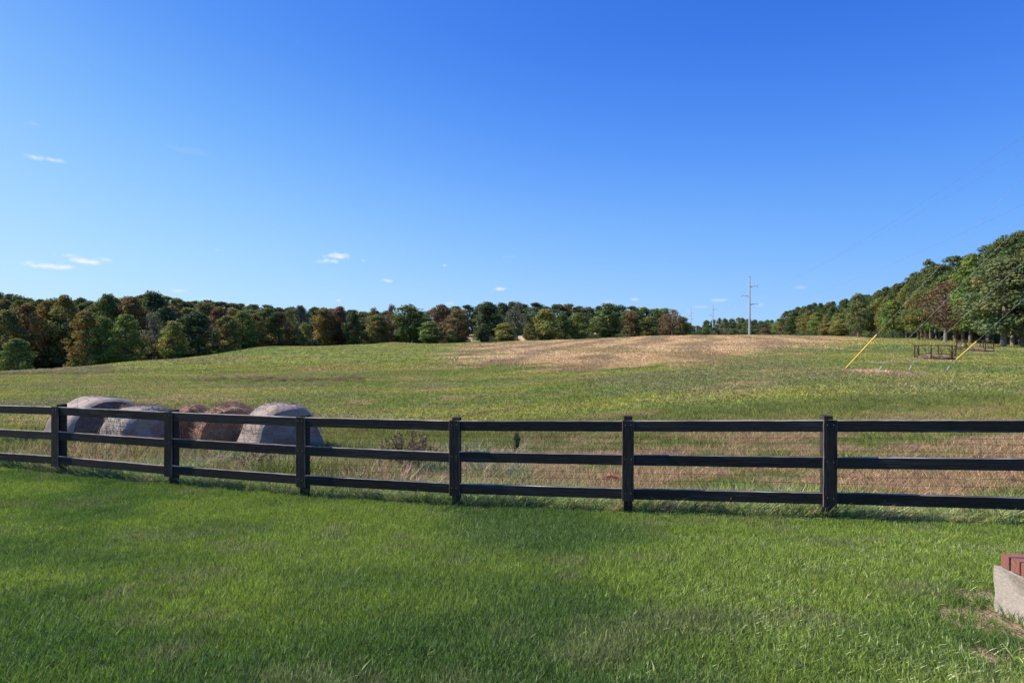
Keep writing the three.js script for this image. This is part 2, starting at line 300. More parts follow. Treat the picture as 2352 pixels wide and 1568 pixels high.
const inView = (x, z, pad = .06) => -z > 0 && Math.abs(x / -z) < 1.023 + pad;
{
  const r = mulberry(11);
  const matL = grassMat(.88, .5), V3 = [[], [], [], []], coarse = [], pale = [];
  const N = 50000;
  const zmin = 2.2, zmax = 9.6;
  let made = 0;
  while (made < N) {
    const z = -(zmin + (zmax - zmin) * Math.pow(r(), .8)), x = (r() * 2 - 1) * (1.12 * -z + .9);
    const f = fenceSide(x, z); if (f < .03) { continue; }
    made++;
    const b = bare(x, z); if (r() < b * .93) continue;
    const c = lawnTone(x, z), s = .65 + .75 * r() + .25 * smooth(.55, .7, fbm(x * 1.3 + 70, z * 1.6, 3)), t = 1.6 + .9 * (r() - .5);
    V3[Math.floor(r() * 4)].push([x, z, s * 1.0, r() * 6.283, [c[0] * t, c[1] * t, c[2] * t], f < .35 ? 1.15 : 1]);
    const band = fbm(x * .8 + 3 + z * .35, z * .9 - x * .22, 3);
    if (r() < .04 + .42 * smooth(.46, .62, band)) pale.push([x, z, .65 + .45 * r(), (r() - .5) * 1.6, [.19 * t, .235 * t, .125 * t]]);  // longer pale fescue, its colour lightened further to imitate glints on the blades
    const cr = smooth(1.0, 3.2, x + (fbm(x, z, 2) - .5) * 2) * (1 - smooth(3.6, 4.6, -z)) + .06;
    if (r() < .16 * cr) coarse.push([x, z, .7 + .5 * r(), r() * 6.283, [.13 * t, .20 * t, .045 * t]]);
  }
  const protos = [1, 2, 3, 4].map(s => tuft(s * 77, { n: 26, rad: .055, h: .055, w: .0042, lean: .8, pale: .12, wind: .4 }));
  protos.forEach((g, k) => scatter('lawn_grass', g, matL, V3[k], ['short mown green lawn grass in front of the fence', 'mown lawn blades mixed through the green turf', 'fine short blades filling the green lawn', 'green mown turf blades before the dark fence'][k], 'grass'));
  scatter('lawn_grass', tuft(501, { n: 8, rad: .05, h: .068, w: .0045, lean: 1.0, pale: .3, wind: .7 }), grassMat(.45, .2), pale, 'pale longer fescue blades in lawn streaks, colour lightened to stand for glints', 'grass');
  scatter('lawn_grass', tuft(502, { n: 8, rad: .06, h: .05, w: .008, lean: 1.4, pale: .02, wind: .1 }), matL, coarse, 'broad bladed light green crabgrass in the mown lawn', 'grass');
}
{ // uncut grass along and beyond the fence
  const r = mulberry(23), mat = grassMat(.92, .4), edge = [], near = [[], []], dry = [], mid = [[], []], far = [];
  for (let k = 0; k < 2600; k++) {                    // the unmown strip under the rails
    const q = r() * (POSTS.length - 1.001), i = Math.floor(q), u = q - i, a = POSTS[i], b = POSTS[i + 1], off = -.16 - Math.pow(r(), 1.3) * .75;
    const dx = b.x - a.x, dz = b.z - a.z, l = Math.hypot(dx, dz), x = a.x + dx * u - dz / l * off, z = a.z + dz * u + dx / l * off;
    if (!inView(x, z)) continue;
    const t = .8 + .5 * r(), c = r() < .16 ? [.5 * t, .41 * t, .24 * t] : [.27 * t, .37 * t, .12 * t];
    edge.push([x, z, .75 + .75 * r() * fbm(x * 1.5, z * 1.5 + 5, 2) * 1.6, r() * 6.283, c]);
  }
  for (let k = 0; k < 46000; k++) {
    const z = -(5.4 + 13 * Math.pow(r(), .75)), x = (r() * 2 - 1) * 1.07 * -z; if (fenceSide(x, z) > -.5) continue;
    let c = fieldTone(x, z); const t = 1.0 + .5 * (r() - .5); c = c.map(v => v * t * 1.15);
    const isDry = c[0] > c[1] * 1.05, tall = .7 + .7 * smooth(.4, .7, fbm(x * .8 + 8, z * .8, 3));
    const weedy = smooth(1.5, -4, x) * (1 - smooth(12, 16, -z));
    if (isDry && r() < .75) dry.push([x, z, (.7 + .6 * r()), r() * 6.283, c, .55 + .5 * r()]);
    else near[k % 2].push([x, z, (.55 + .5 * r()) * tall * (1 + .8 * weedy), r() * 6.283, c]);
  }
  for (let k = 0; k < 90000; k++) {
    const z = -(16 + 44 * Math.pow(r(), .8)), x = (r() * 2 - 1) * 1.06 * -z;
    let c = fieldTone(x, z); const t = 1.0 + .55 * (r() - .5); c = c.map(v => v * t * 1.12);
    if (r() < .02) c = [.36, .36, .10];
    mid[k % 2].push([x, z, .6 + .6 * r() * (.6 + .8 * fbm(x * .4, z * .4 + 50, 3)), r() * 6.283, c]);
  }
  for (let k = 0; k < 90000; k++) {
    const z = -(50 + 150 * Math.pow(r(), .85)), x = (r() * 2 - 1) * 1.04 * -z;
    let c = fieldTone(x, z); const t = 1.0 + .5 * (r() - .5); c = c.map(v => v * t * 1.1);
    far.push([x, z, .7 + .7 * r(), r() * 6.283, c]);
  }
  const rank = [];
  for (let k = 0; k < 1500; k++) { const z = -(7.6 + 5.6 * r()), x = -9.5 + 9.8 * r(); if (fenceSide(x, z) > -.45 || !inView(x, z) || fbm(x * .9 + 4, z * .9, 2) < .42) continue; const t = .75 + .5 * r(); rank.push([x, z, .6 + .7 * r(), r() * 6.283, r() < .35 ? [.46 * t, .37 * t, .22 * t] : r() < .5 ? [.16 * t, .26 * t, .10 * t] : [.26 * t, .31 * t, .10 * t], .7 + .5 * r()]); }
  scatter('rank_grass', tuft(951, { n: 22, rad: .13, h: .30, w: .011, lean: 1.0, pale: .2, wind: .3 }), mat, rank, 'rank knee high grass and pale stalks around the hay bales', 'grass');
  scatter('uncut_grass', tuft(901, { n: 30, rad: .11, h: .19, w: .007, lean: 1.35, pale: .12, wind: .35 }), mat, edge, 'long uncut grass flopping under the bottom fence rail', 'grass');
  near.forEach((l, k) => scatter('pasture_grass', tuft(911 + k, { n: 26, rad: .14, h: .17, w: .008, lean: .8, pale: .14, wind: .4 }), mat, l, k ? 'ankle high green grass just behind the fence' : 'mixed green and straw grass of the near pasture', 'grass'));
  scatter('dry_grass', tuft(921, { n: 26, rad: .15, h: .16, w: .007, lean: 1.6, pale: .25, wind: .2 }), mat, dry, 'tan dried grass lying flat behind the fence', 'grass');
  mid.forEach((l, k) => scatter('pasture_grass', tuft(931 + k, { n: 18, rad: .27, h: .105, w: .022, lean: 1.7, pale: .12, wind: .3 }), mat, l, k ? 'green pasture grass in the middle of the field' : 'yellowish green tufts over the middle field', 'grass'));
  scatter('hillside_grass', tuft(941, { n: 14, rad: .5, h: .12, w: .07, lean: 2.0, pale: .12, wind: .3 }), mat, far, 'short grass and stubble on the rising field', 'grass');
}
console.log('grass done');
// ------------------------------------------------------------------ board fence
const woodTex = (seed, base, hi) => texture(512, 256, (i, j) => {
  const u = i / 512, v = j / 256, g = tnoise(u * 12 + seed, v * 128, 12, 128) * .5 + tnoise(u * 40, v * 64 + seed * 3, 40, 64) * .25 + tnoise(u * 6, v * 20 + seed, 6, 20) * .25, s = smooth(.62, .82, tnoise(u * 8 + seed * 5, v * 90 + 3, 8, 90)) * smooth(.45, .7, tnoise(u * 5, v * 9 + seed, 5, 9));
  const k = .55 + .9 * g; return [0, 1, 2].map(q => lerp(base[q] * k, hi[q], s * .55));
});
const woodBump = texture(512, 256, (i, j) => { const u = i / 512, v = j / 256, g = tnoise(u * 12, v * 128, 12, 128) * .6 + tnoise(u * 40, v * 64, 40, 64) * .4; return [g, g, g]; }, false);
const woodMats = [[.036, .031, .027], [.044, .038, .033], [.030, .026, .024]].map((b, k) => new THREE.MeshPhysicalMaterial({ map: woodTex(k * 7 + 1, b, [.10, .092, .086]), bumpMap: woodBump, bumpScale: .004, roughness: .75, specularIntensity: .2, vertexColors: true }));
const postMats = [[.044, .036, .030], [.034, .029, .026]].map((b, k) => new THREE.MeshPhysicalMaterial({ map: woodTex(k * 5 + 31, b, [.11, .09, .075]), bumpMap: woodBump, bumpScale: .004, roughness: .8, specularIntensity: .2, vertexColors: true }));
const screwMat = new THREE.MeshStandardMaterial({ color: new THREE.Color(.75, .75, .76), metalness: .8, roughness: .35 });
const wireMat = new THREE.MeshStandardMaterial({ color: new THREE.Color(.16, .13, .11), metalness: .5, roughness: .55 });
// a sawn board from A to B: up is its wide side
// the two edges get a paler colour than the faces, uneven along the board
function boardGeo(A, B, up, wide, thick, seed, seg = 10, ch = .004, paleEdge = null) {
  const r = mulberry(seed), g = new Geo(), d = B.clone().sub(A), L = d.length(); d.normalize(); const n = new THREE.Vector3().crossVectors(d, up).normalize(), w = wide / 2, t = thick / 2, ou = r() * 5, ov = r();
  const prof = [[-w + ch, -t], [w - ch, -t], [w, -t + ch], [w, t - ch], [w - ch, t], [-w + ch, t], [-w, t - ch], [-w, -t + ch]];
  let prev = null; const rings = [], wr = Array.from({ length: seg + 1 }, () => r());
  for (let k = 0; k <= seg; k++) {
    const q = A.clone().addScaledVector(d, L * k / seg).addScaledVector(up, (r() - .5) * .004).addScaledVector(n, (r() - .5) * .003); const ring = []; let per = 0;
    prof.forEach(([a, b], m) => {
      const nx = prof[(m + 1) % 8]; const bare = paleEdge ? (m >= 1 && m <= 3 ? paleEdge[0] : m >= 5 ? paleEdge[1] : 0) * (.55 + .6 * wr[k]) : 0, col = paleEdge ? [1 + 7.5 * bare, 1 + 7.3 * bare, 1 + 7.3 * bare] : null; const mk = (aa, bb, pv) => g.v(q.x + up.x * aa + n.x * bb, q.y + up.y * aa + n.y * bb, q.z + up.z * aa + n.z * bb, col, (ou + L * k / seg) / 2.2, ov + pv / .6);  // bare is only the amount of lightening on this edge
      const l = Math.hypot(nx[0] - a, nx[1] - b); ring.push(mk(a, b, per), mk(nx[0], nx[1], per + l)); per += l;
    });
    if (prev) for (let m = 0; m < 8; m++) g.quad(prev[m * 2], ring[m * 2], ring[m * 2 + 1], prev[m * 2 + 1]);
    rings.push(ring); prev = ring;
  }
  for (const [ring, f] of [[rings[0], 0], [rings[seg], 1]]) { const id = ring.filter((_, m) => m % 2 === 0).map(v => g.v(g.p[v * 3], g.p[v * 3 + 1], g.p[v * 3 + 2], paleEdge ? [1, 1, 1] : null, g.t[v * 2] + (g.p[v * 3 + 1] * .1), g.t[v * 2 + 1])); for (let m = 1; m < 7; m++) f ? g.tri(id[0], id[m], id[m + 1]) : g.tri(id[0], id[m + 1], id[m]); }
  return g.build();
}
{
  const fence = thing('board_fence', 'dark stained three rail board fence with wire mesh crossing the lawn edge', 'fence');
  const UP = V(0, 1, 0), r = mulberry(5);
  const nrm = POSTS.map((p, i) => { const a = POSTS[Math.max(0, i - 1)], b = POSTS[Math.min(POSTS.length - 1, i + 1)], d = V(b.x - a.x, 0, b.z - a.z).normalize(); return V(-d.z, 0, d.x); });
  const RAILS = [1.245, .803, .362], RW = .142;
  const base = POSTS.map(p => V(p.x, p.y, p.z));
  POSTS.forEach((p, i) => {
    const n = nrm[i], side = V(n.z, 0, -n.x), b = base[i].clone().addScaledVector(n, -.077), top = 1.262 + [.01, .022, .012, .008, .02, .035, .028, .01, .01][i];
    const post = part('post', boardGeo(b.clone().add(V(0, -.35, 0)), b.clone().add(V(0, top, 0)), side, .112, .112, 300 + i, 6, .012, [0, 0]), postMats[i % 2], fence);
    void post;
    const f = base[i].clone().addScaledVector(n, .0335), lean = (r() - .5) * .012;
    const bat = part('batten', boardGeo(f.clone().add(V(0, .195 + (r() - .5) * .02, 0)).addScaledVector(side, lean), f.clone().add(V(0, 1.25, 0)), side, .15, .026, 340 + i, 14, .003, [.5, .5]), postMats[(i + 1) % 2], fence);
    for (const h of [1.195, .745, .30]) for (const s of [-1, 1]) { const g = new THREE.CylinderGeometry(.0042, .0042, .003, 8); g.rotateX(Math.PI / 2); const q = f.clone().addScaledVector(n, .0142).addScaledVector(side, s * (.032 + r() * .006)).add(V(0, h + (r() - .5) * .012, 0)); g.rotateY(Math.atan2(n.x, n.z)); g.translate(q.x, q.y, q.z); part('screw', g, screwMat, bat); }
  });
  for (let i = 0; i < POSTS.length - 1; i++) {
    const d = base[i + 1].clone().sub(base[i]); d.y = 0; const l = d.length(); d.normalize();
    RAILS.forEach((h, k) => {
      const j1 = i ? (hash(i, k) - .5) * .016 : 0, j2 = (hash(i + 1, k + 9) - .5) * .016, gap = .002;
      const A = base[i].clone().add(V(0, h - RW / 2 + (k ? j1 : 0), 0)).addScaledVector(d, gap), B = base[i + 1].clone().add(V(0, h - RW / 2 + (k ? j2 : 0), 0)).addScaledVector(d, -gap);
      const dir = B.clone().sub(A).normalize(), side = new THREE.Vector3().crossVectors(dir, UP).normalize(), up = new THREE.Vector3().crossVectors(side, dir).normalize();
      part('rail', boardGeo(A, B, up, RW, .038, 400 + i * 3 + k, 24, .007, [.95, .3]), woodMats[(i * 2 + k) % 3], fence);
    });
    // woven wire behind the rails
    const g = new Geo(), n = nrm[i].clone().lerp(nrm[i + 1], .5).normalize(), hs = [.05, .14, .24, .46, .55, .66, .86, .95, 1.02];
    for (const h of hs) { const pts = []; for (let k = 0; k <= 8; k++) { const t = k / 8, q = base[i].clone().lerp(base[i + 1], t).addScaledVector(n, -.0215); q.y += h + (hash(i * 9 + k, Math.round(h * 100)) - .5) * .018; pts.push(q); } g.tube(pts, pts.map(() => .0018), 4, null, false); }
    for (let k = 1; k * .16 < l; k++) { const t = k * .16 / l, pts = []; for (let m = 0; m <= 4; m++) { const q = base[i].clone().lerp(base[i + 1], t).addScaledVector(n, -.024).addScaledVector(d, (hash(k, m + i * 5) - .5) * .012); q.y += .05 + m / 4 * .97; pts.push(q); } g.tube(pts, pts.map(() => .0013), 4, null, false); }
    part('wire_mesh', g.build(), wireMat, fence);
  }
}
console.log('fence done');

// ------------------------------------------------------------------ round bales
const hayTex = texture(512, 512, (i, j) => { const u = i / 512, v = j / 512, a = tnoise(u * 24, v * 170, 24, 170), b = tnoise(u * 90, v * 50 + 9, 90, 50), c = tnoise(u * 9, v * 9, 9, 9), k = .35 + .75 * (a * .5 + b * .3 + c * .2) ; return [.52 * k * (1 + .3 * (c - .5)), .29 * k, .16 * k]; });
const netTex = (tint, seed) => texture(512, 512, (i, j) => {
  const u = i / 512, v = j / 512, w = (tnoise(u * 10 + seed, v * 10, 10, 10) - .5) * 1.4;
  const d1 = Math.abs(Math.sin((u * 52 + v * 9 + w * .5) * Math.PI)), zz = Math.abs(Math.sin((u * 26 + w * .3 + .22 * Math.sin(v * 201.06)) * Math.PI)), st = smooth(.30, .05, d1) * .8 + smooth(.22, .04, zz) * .6;
  const h = .6 + .6 * tnoise(u * 30, v * 160, 30, 160), wear = smooth(.4, .75, tnoise(u * 7 + seed, v * 5, 7, 5)), n = tnoise(u * 256, v * 256, 256, 256);
  return [0, 1, 2].map(q => lerp([.23, .155, .115][q] * h, tint[q] * (.7 + .5 * n), clamp(.34 + st * .85 - wear * .45, .06, .95)));
});
const netBump = texture(512, 512, (i, j) => { const u = i / 512, v = j / 512, g = .5 + .3 * Math.sin(u * 34 * 6.283 + 2 * tnoise(u * 10, v * 10, 10, 10)) * tnoise(u * 16, v * 16, 16, 16) + .3 * (tnoise(u * 60, v * 60, 60, 60) - .5); return [g, g, g]; }, false);
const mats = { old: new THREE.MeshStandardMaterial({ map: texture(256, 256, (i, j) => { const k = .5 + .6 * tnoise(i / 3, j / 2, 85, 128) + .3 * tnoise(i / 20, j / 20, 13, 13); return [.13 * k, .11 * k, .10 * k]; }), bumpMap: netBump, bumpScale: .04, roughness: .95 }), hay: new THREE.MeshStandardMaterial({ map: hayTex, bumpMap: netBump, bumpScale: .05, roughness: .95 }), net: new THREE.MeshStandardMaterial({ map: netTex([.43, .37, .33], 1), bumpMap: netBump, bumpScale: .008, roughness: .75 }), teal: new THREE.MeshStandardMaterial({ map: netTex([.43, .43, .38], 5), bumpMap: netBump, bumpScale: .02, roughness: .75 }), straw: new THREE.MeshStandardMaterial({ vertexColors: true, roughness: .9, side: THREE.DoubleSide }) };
function bale(label, px, z, axis, { R = .75, L = 1.45, sx = 1.08, sy = .92, skin = 'net', end = 'hay', seed = 1, fuzz = 0, droop = 0 }) {
  const X = (px - CX) * z / F, t = thing('hay_bale', label, 'hay bale', [X, height(X, -z), -z], Math.atan2(axis[0], axis[1]), 'round hay bales behind the fence');
  const side = new Geo(), NS = 18, NV = 40, cy = R * sy * .84;
  const point = (s, a, k = 1) => {                   // s along the axis, a round it, k towards the middle
    const n = 1 + (fbm(Math.cos(a) * 1.6 + seed * 9 + 5, Math.sin(a) * 1.6 + s * 1.3 + 20, 3) - .5) * .13, sh = 1 - .10 * smooth(.72, 1, Math.abs(s)) ** 2;
    let x = Math.cos(a) * R * sx * n * sh * k, y = Math.sin(a) * R * sy * n * sh * k; const low = smooth(.2, -1, Math.sin(a)); x *= 1 + .16 * low + droop * low; y = cy + y; if (y < -.03) y = -.03;
    return [x, y, s * L / 2 + (1 - k) * Math.sign(s) * .04];
  };
  let prev = null;
  for (let i = 0; i <= NS; i++) { const s = -1 + 2 * i / NS, ring = []; for (let j = 0; j <= NV; j++) { const a = j / NV * 6.2832 - 1.57, p = point(s, a); ring.push(side.v(p[0], p[1], p[2], null, j / NV * 3.0, s * .9)); } if (prev) for (let j = 0; j < NV; j++) side.quad(prev[j], prev[j + 1], ring[j + 1], ring[j]); prev = ring; }
  const sk = part(skin === 'hay' ? 'hay_roll' : 'net_wrap', side.build(), mats[skin], t); void sk;
  for (const s of [-1, 1]) {
    const e = new Geo(); let pr = null;
    for (let i = 0; i <= 7; i++) { const k = 1 - i / 7, ring = []; for (let j = 0; j <= NV; j++) { const a = j / NV * 6.2832 - 1.57, p = point(s, a, k), q = (fbm(Math.cos(a) * k * 5 + seed, Math.sin(a) * k * 5 + 3, 3) - .5) * .12 * (i ? 1 : 0); ring.push(e.v(p[0], p[1], p[2] + q, null, p[0] * .8, p[1] * .8)); } if (pr) for (let j = 0; j < NV; j++) s > 0 ? e.quad(pr[j], pr[j + 1], ring[j + 1], ring[j]) : e.quad(pr[j], ring[j], ring[j + 1], pr[j + 1]); pr = ring; }
    part('bale_end', e.build(), mats[end], t);
  }
  if (fuzz) {
    const r = mulberry(seed * 13 + 1), g = new Geo();
    for (let k = 0; k < fuzz; k++) {
      const a = r() * 3.9 - .4, s = r() * 2.04 - 1.02, p = point(clamp(s, -1, 1), a), o = V(Math.cos(a), Math.sin(a), (r() - .5) * .8).multiplyScalar(.02 + .10 * r() * r()), d = V((r() - .5) * 1.4 - Math.sin(a) * .8, (r() - .5) * 1.1 + Math.cos(a) * .5, (r() - .5) * 1.2).normalize().multiplyScalar(.10 + .2 * r()), w = .004 + .004 * r(), c = mix3([.24, .13, .075], [.66, .48, .32], r());
      const u = g.v(p[0] - d.x, p[1] - d.y, p[2] - d.z, c), v = g.v(p[0] - d.x + w, p[1] - d.y + w, p[2] - d.z, c), q = g.v(p[0] + o.x + d.x * .2 + w, p[1] + o.y + d.y * .2 + w, p[2] + o.z, c), m = g.v(p[0] + o.x + d.x * .2, p[1] + o.y + d.y * .2, p[2] + o.z, c), e = g.v(p[0] + d.x + o.x * .4, p[1] + d.y + o.y * .2, p[2] + d.z + o.z, c); g.quad(u, v, q, m); g.tri(m, q, e);
    }
    part('loose_hay', g.build(), mats.straw, t);
  }
  return t;
}
bale('largest hay bale, pale net wrap and shaded flat end, farthest along the fence', 222, 14.4, [.90, .42], { R: .90, L: 1.35, sx: 1.05, sy: .89, end: 'old', seed: 2, fuzz: 120 });
bale('weathered hay bale in greenish white net wrap, beside the largest bale', 325, 13.0, [.80, .30], { R: .80, L: 1.0, sx: .95, sy: .92, skin: 'teal', end: 'teal', seed: 3, fuzz: 420 });
bale('brown unwrapped hay bale half hidden behind the shaggy one', 437, 14.2, [.5, .86], { R: .69, L: .9, sx: .88, sy: 1.0, skin: 'hay', seed: 4, fuzz: 700 });
bale('shaggy reddish brown hay bale with its wrap rotted off', 527, 13.0, [.5, .86], { R: .74, L: 1.0, sx: .93, sy: .96, skin: 'hay', seed: 5, fuzz: 1200 });
bale('slumped hay bale in grey net wrap, next to the third post', 642, 12.5, [.74, .67], { R: .80, L: 1.2, sx: .94, sy: .92, end: 'net', seed: 6, fuzz: 260, droop: .42 });
console.log('bales done');

// ------------------------------------------------------------------ transmission line
const steel = new THREE.MeshStandardMaterial({ color: new THREE.Color(.42, .42, .44), metalness: .25, roughness: .55 }), dullWood = new THREE.MeshStandardMaterial({ color: new THREE.Color(.36, .33, .30), roughness: .9 }), cable = new THREE.MeshStandardMaterial({ color: new THREE.Color(.32, .33, .35), metalness: .4, roughness: .5 }), insul = new THREE.MeshStandardMaterial({ color: new THREE.Color(.3, .3, .32), roughness: .4 }), yellow = new THREE.MeshStandardMaterial({ color: new THREE.Color(.66, .43, .03), roughness: .45 });
const armSpec = [[22.3, 1], [18.6, -1], [15.2, 1]];   // heights above eye level and sides
function steelPole(label, x, z, top, arms, armLen = 2.9) {
  const y0 = height(x, z), t = thing('transmission_pole', label, 'utility pole', [x, y0, z], 0, 'poles of the power line');
  const dir = V(-58, 0, 180).normalize(), across = V(dir.z, 0, -dir.x);   // along and across the line
  const H = top - y0, g = new Geo(); g.tube([V(0, -.5, 0), V(0, H * .5, 0), V(0, H, 0)], [.44, .34, .22], 12); part('shaft', g.build(), steel, t);
  const c = new THREE.CylinderGeometry(.3, .3, .12, 12); c.translate(0, H + .06, 0); part('pole_cap', c, steel, t);
  for (const [h, s] of arms) {
    const a = new Geo(), y = h - y0 - .55; a.tube([V(0, y, 0).addScaledVector(across, .2 * s), V(0, y + .55, 0).addScaledVector(across, armLen * s)], [.2, .1], 8); const arm = part('arm', a.build(), steel, t);
    const q = new Geo(); q.tube([V(0, y + .5, 0).addScaledVector(across, armLen * s), V(0, y - .3, 0).addScaledVector(across, armLen * s)], [.07, .07], 6); part('insulator', q.build(), insul, arm);
  }
  return t;
}
const P0 = [37, -20], P1 = [95, -200], P2 = [155, -386], P3 = [204, -570];
steelPole('tall grey steel power pole with three side arms, nearest on the hill crest', ...P1, 25.9, armSpec);
steelPole('second steel power pole from the near one, in the gap of the wood', ...P2, 28.2, [[25, 1], [20.6, -1], [17, 1]]);
steelPole('thin distant power pole, third along the line by the dark wood', ...P3, 37.5, [[33, 1], [29.5, -1], [26, 1]]);
steelPole('dead end pole beyond the picture that anchors the guy wires', ...P0, 25.8, [[20, 1], [17.6, -1], [15.4, 1]]);
for (const [px, z, top, label] of [[1573, 420, 733, 'pale bare wooden pole against the dark trees, leftmost in the gap'], [1599.5, 470, 748, 'short pale wooden pole right of the third power pole'], [1615, 470, 748, 'slim pale wooden pole at the edge of the pine wood']]) {
  const x = (px - CX) * z / F, y0 = height(x, -z), g = new Geo(), H = (CY - top) * z / F - y0; g.tube([V(0, -.5, 0), V(0, H, 0)], [.3, .22], 8); const t = thing('wooden_pole', label, 'utility pole', [x, y0, -z], 0, 'bare poles in the clearing'); part('shaft', g.build(), dullWood, t); const b = new THREE.BoxGeometry(1.6, .16, .16); b.translate(0, H - .6, 0); part('crossarm', b, dullWood, t);
}
function wire(name, label, category, a, b, sag, rad, group, n = 24) { const g = new Geo(), pts = []; for (let k = 0; k <= n; k++) { const t = k / n, q = a.clone().lerp(b, t); q.y -= 4 * sag * t * (1 - t); pts.push(q); } g.tube(pts, pts.map(() => rad), 5, null, false); const m = new THREE.Mesh(g.build(), cable); m.name = numbered(name); scene.add(m); return tag(m, label, category, group); }
{
  const dir = V(-58, 0, 180).normalize(), ac = V(dir.z, 0, -dir.x), tip = (P, h, s) => V(P[0], h - .3, P[1]).addScaledVector(ac, 2.9 * s);
  const sp = [['topmost', 20, 22.3, 25, 1], ['middle', 17.6, 18.6, 20.6, -1], ['lowest', 15.4, 15.2, 17, 1]];
  for (const [w, h0, h1, h2, s] of sp) {
    wire('power_line', `${w} of the power lines rising to the upper right sky`, 'cable', tip(P0, h0, s), tip(P1, h1, s), 3.6, .007, 'power lines');
    wire('power_line', `${w} of the power lines between the steel poles over the crest`, 'cable', tip(P1, h1, s), tip(P2, h2, s), 3.6, .009, 'power lines');
  }
  // guy wires with their yellow guards
  const G = [[1938, 848, 28, 24.6], [2009, 853, 28, 21.6], [2078, 851, 28, 18.6], [2165, 851, 28, 16.6]], names = ['guy wire with the taller yellow guard at its foot', 'guy wire running into the bare sandy patch', 'guy wire ending in green grass between the two yellow guards', 'guy wire with the shorter yellow guard'];
  G.forEach(([px, py, z, h], k) => {
    const a = pick(px, py), A = V(a[0], a[1] - .1, a[2]), B = V(P0[0], h, P0[1]), t = thing('guy_wire', names[k], 'guy wire', [A.x, A.y, A.z], 0, 'guy wires of the dead end pole'), g = new Geo(), d = B.clone().sub(A); g.tube([V(0, 0, 0), d.clone()], [.005, .005], 5, null, false); part('strand', g.build(), cable, t);
    const u = d.clone().normalize(), e = new Geo(); e.tube([V(0, -.4, 0).addScaledVector(u, 0), u.clone().multiplyScalar(.5)], [.03, .025], 6); part('anchor_rod', e.build(), cable, t);
    if (k === 0 || k === 3) { const y = new Geo(), o = k ? .95 : .12, l = k ? 1.35 : 2.45; y.tube([u.clone().multiplyScalar(o), u.clone().multiplyScalar(o + l)], k ? [.03, .03] : [.036, .036], 10); part('guard_tube', y.build(), yellow, t); }
  });
}
// ------------------------------------------------------------------ hay feeder rings
const rust = new THREE.MeshStandardMaterial({ map: texture(256, 256, (i, j) => { const a = tnoise(i / 8, j / 8, 32, 32), b = tnoise(i / 2, j / 2, 128, 128), k = .6 + .7 * b; return mix3([.05 * k, .025 * k, .02 * k], [.10 * k, .045 * k, .03 * k], a); }), roughness: .85, metalness: .2 });
function feeder(label, px, py, dia, seed) {
  const p = pick(px, py), r = mulberry(seed), t = thing('hay_feeder_ring', label, 'hay feeder', p, seed * .7, 'hay feeder rings in the field'), R = dia / 2, N = 40;
  const hoop = (y, rad) => { const g = new Geo(), pts = []; for (let k = 0; k <= N; k++) { const a = k / N * 6.2832; pts.push(V(Math.cos(a) * R, y + Math.sin(a * 2 + seed) * .02, Math.sin(a) * R)); } g.tube(pts, pts.map(() => rad), 6, null, false); return g.build(); };
  for (const y of [.04, .22, .36, .98]) part('hoop', hoop(y, y > 1 || y < .1 ? .034 : .026), rust, t);
  for (let k = 0; k < 6; k++) { const a = k / 6 * 6.2832, g = new Geo(); g.tube([V(Math.cos(a) * R, 0, Math.sin(a) * R), V(Math.cos(a) * R, .99, Math.sin(a) * R)], [.042, .042], 6); part('upright', g.build(), rust, t); }
  for (let k = 0; k < 10; k++) { const a = (k + .3) / 10 * 6.2832, b = a + (k % 2 ? .30 : -.24) * (.7 + .5 * r()), y1 = .36, y2 = .80 + .17 * (r() < .6 ? 1 : 0), g = new Geo(); g.tube([V(Math.cos(a) * R, y1, Math.sin(a) * R), V(Math.cos((a + b) / 2) * (R - .03), (y1 + y2) / 2 + .1, Math.sin((a + b) / 2) * (R - .03)), V(Math.cos(b) * R, y2, Math.sin(b) * R)], [.022, .022, .022], 5); part('slant_bar', g.build(), rust, t); }
  // trampled hay inside: a thing of its own
  const g = new Geo(), rr = mulberry(seed + 4); for (let k = 0; k < 900; k++) { const a = rr() * 6.283, q = Math.sqrt(rr()) * R * .93, x = Math.cos(a) * q, z = Math.sin(a) * q, y = .06 + .30 * rr() * (1.15 - q / R), d = rr() * 3.14, l = .12 + .16 * rr(), c = mix3([.30, .20, .12], [.58, .42, .28], rr()), w = .05; const A = g.v(x - Math.cos(d) * l, y, z - Math.sin(d) * l, c), B = g.v(x + Math.cos(d) * l, y + .03, z + Math.sin(d) * l, c), C = g.v(x + Math.sin(d) * w, y + .03, z - Math.cos(d) * w, c); g.tri(A, B, C); }
  const m = new THREE.Mesh(g.build(), mats.straw); m.name = numbered('trampled_hay'); m.position.set(...p); scene.add(m); kind(m, 'stuff'); tag(m, `trampled pale hay on the ground inside ${seed === 1 ? 'the nearer feeder ring' : 'the farther feeder ring'}`, 'hay');
}
feeder('nearer rusty hay feeder ring with slanted bars, right of the taller guard', 2148, 824, 2.45, 1);
feeder('farther rusty hay feeder ring behind the shorter yellow guard', 2240, 807, 2.45, 2);
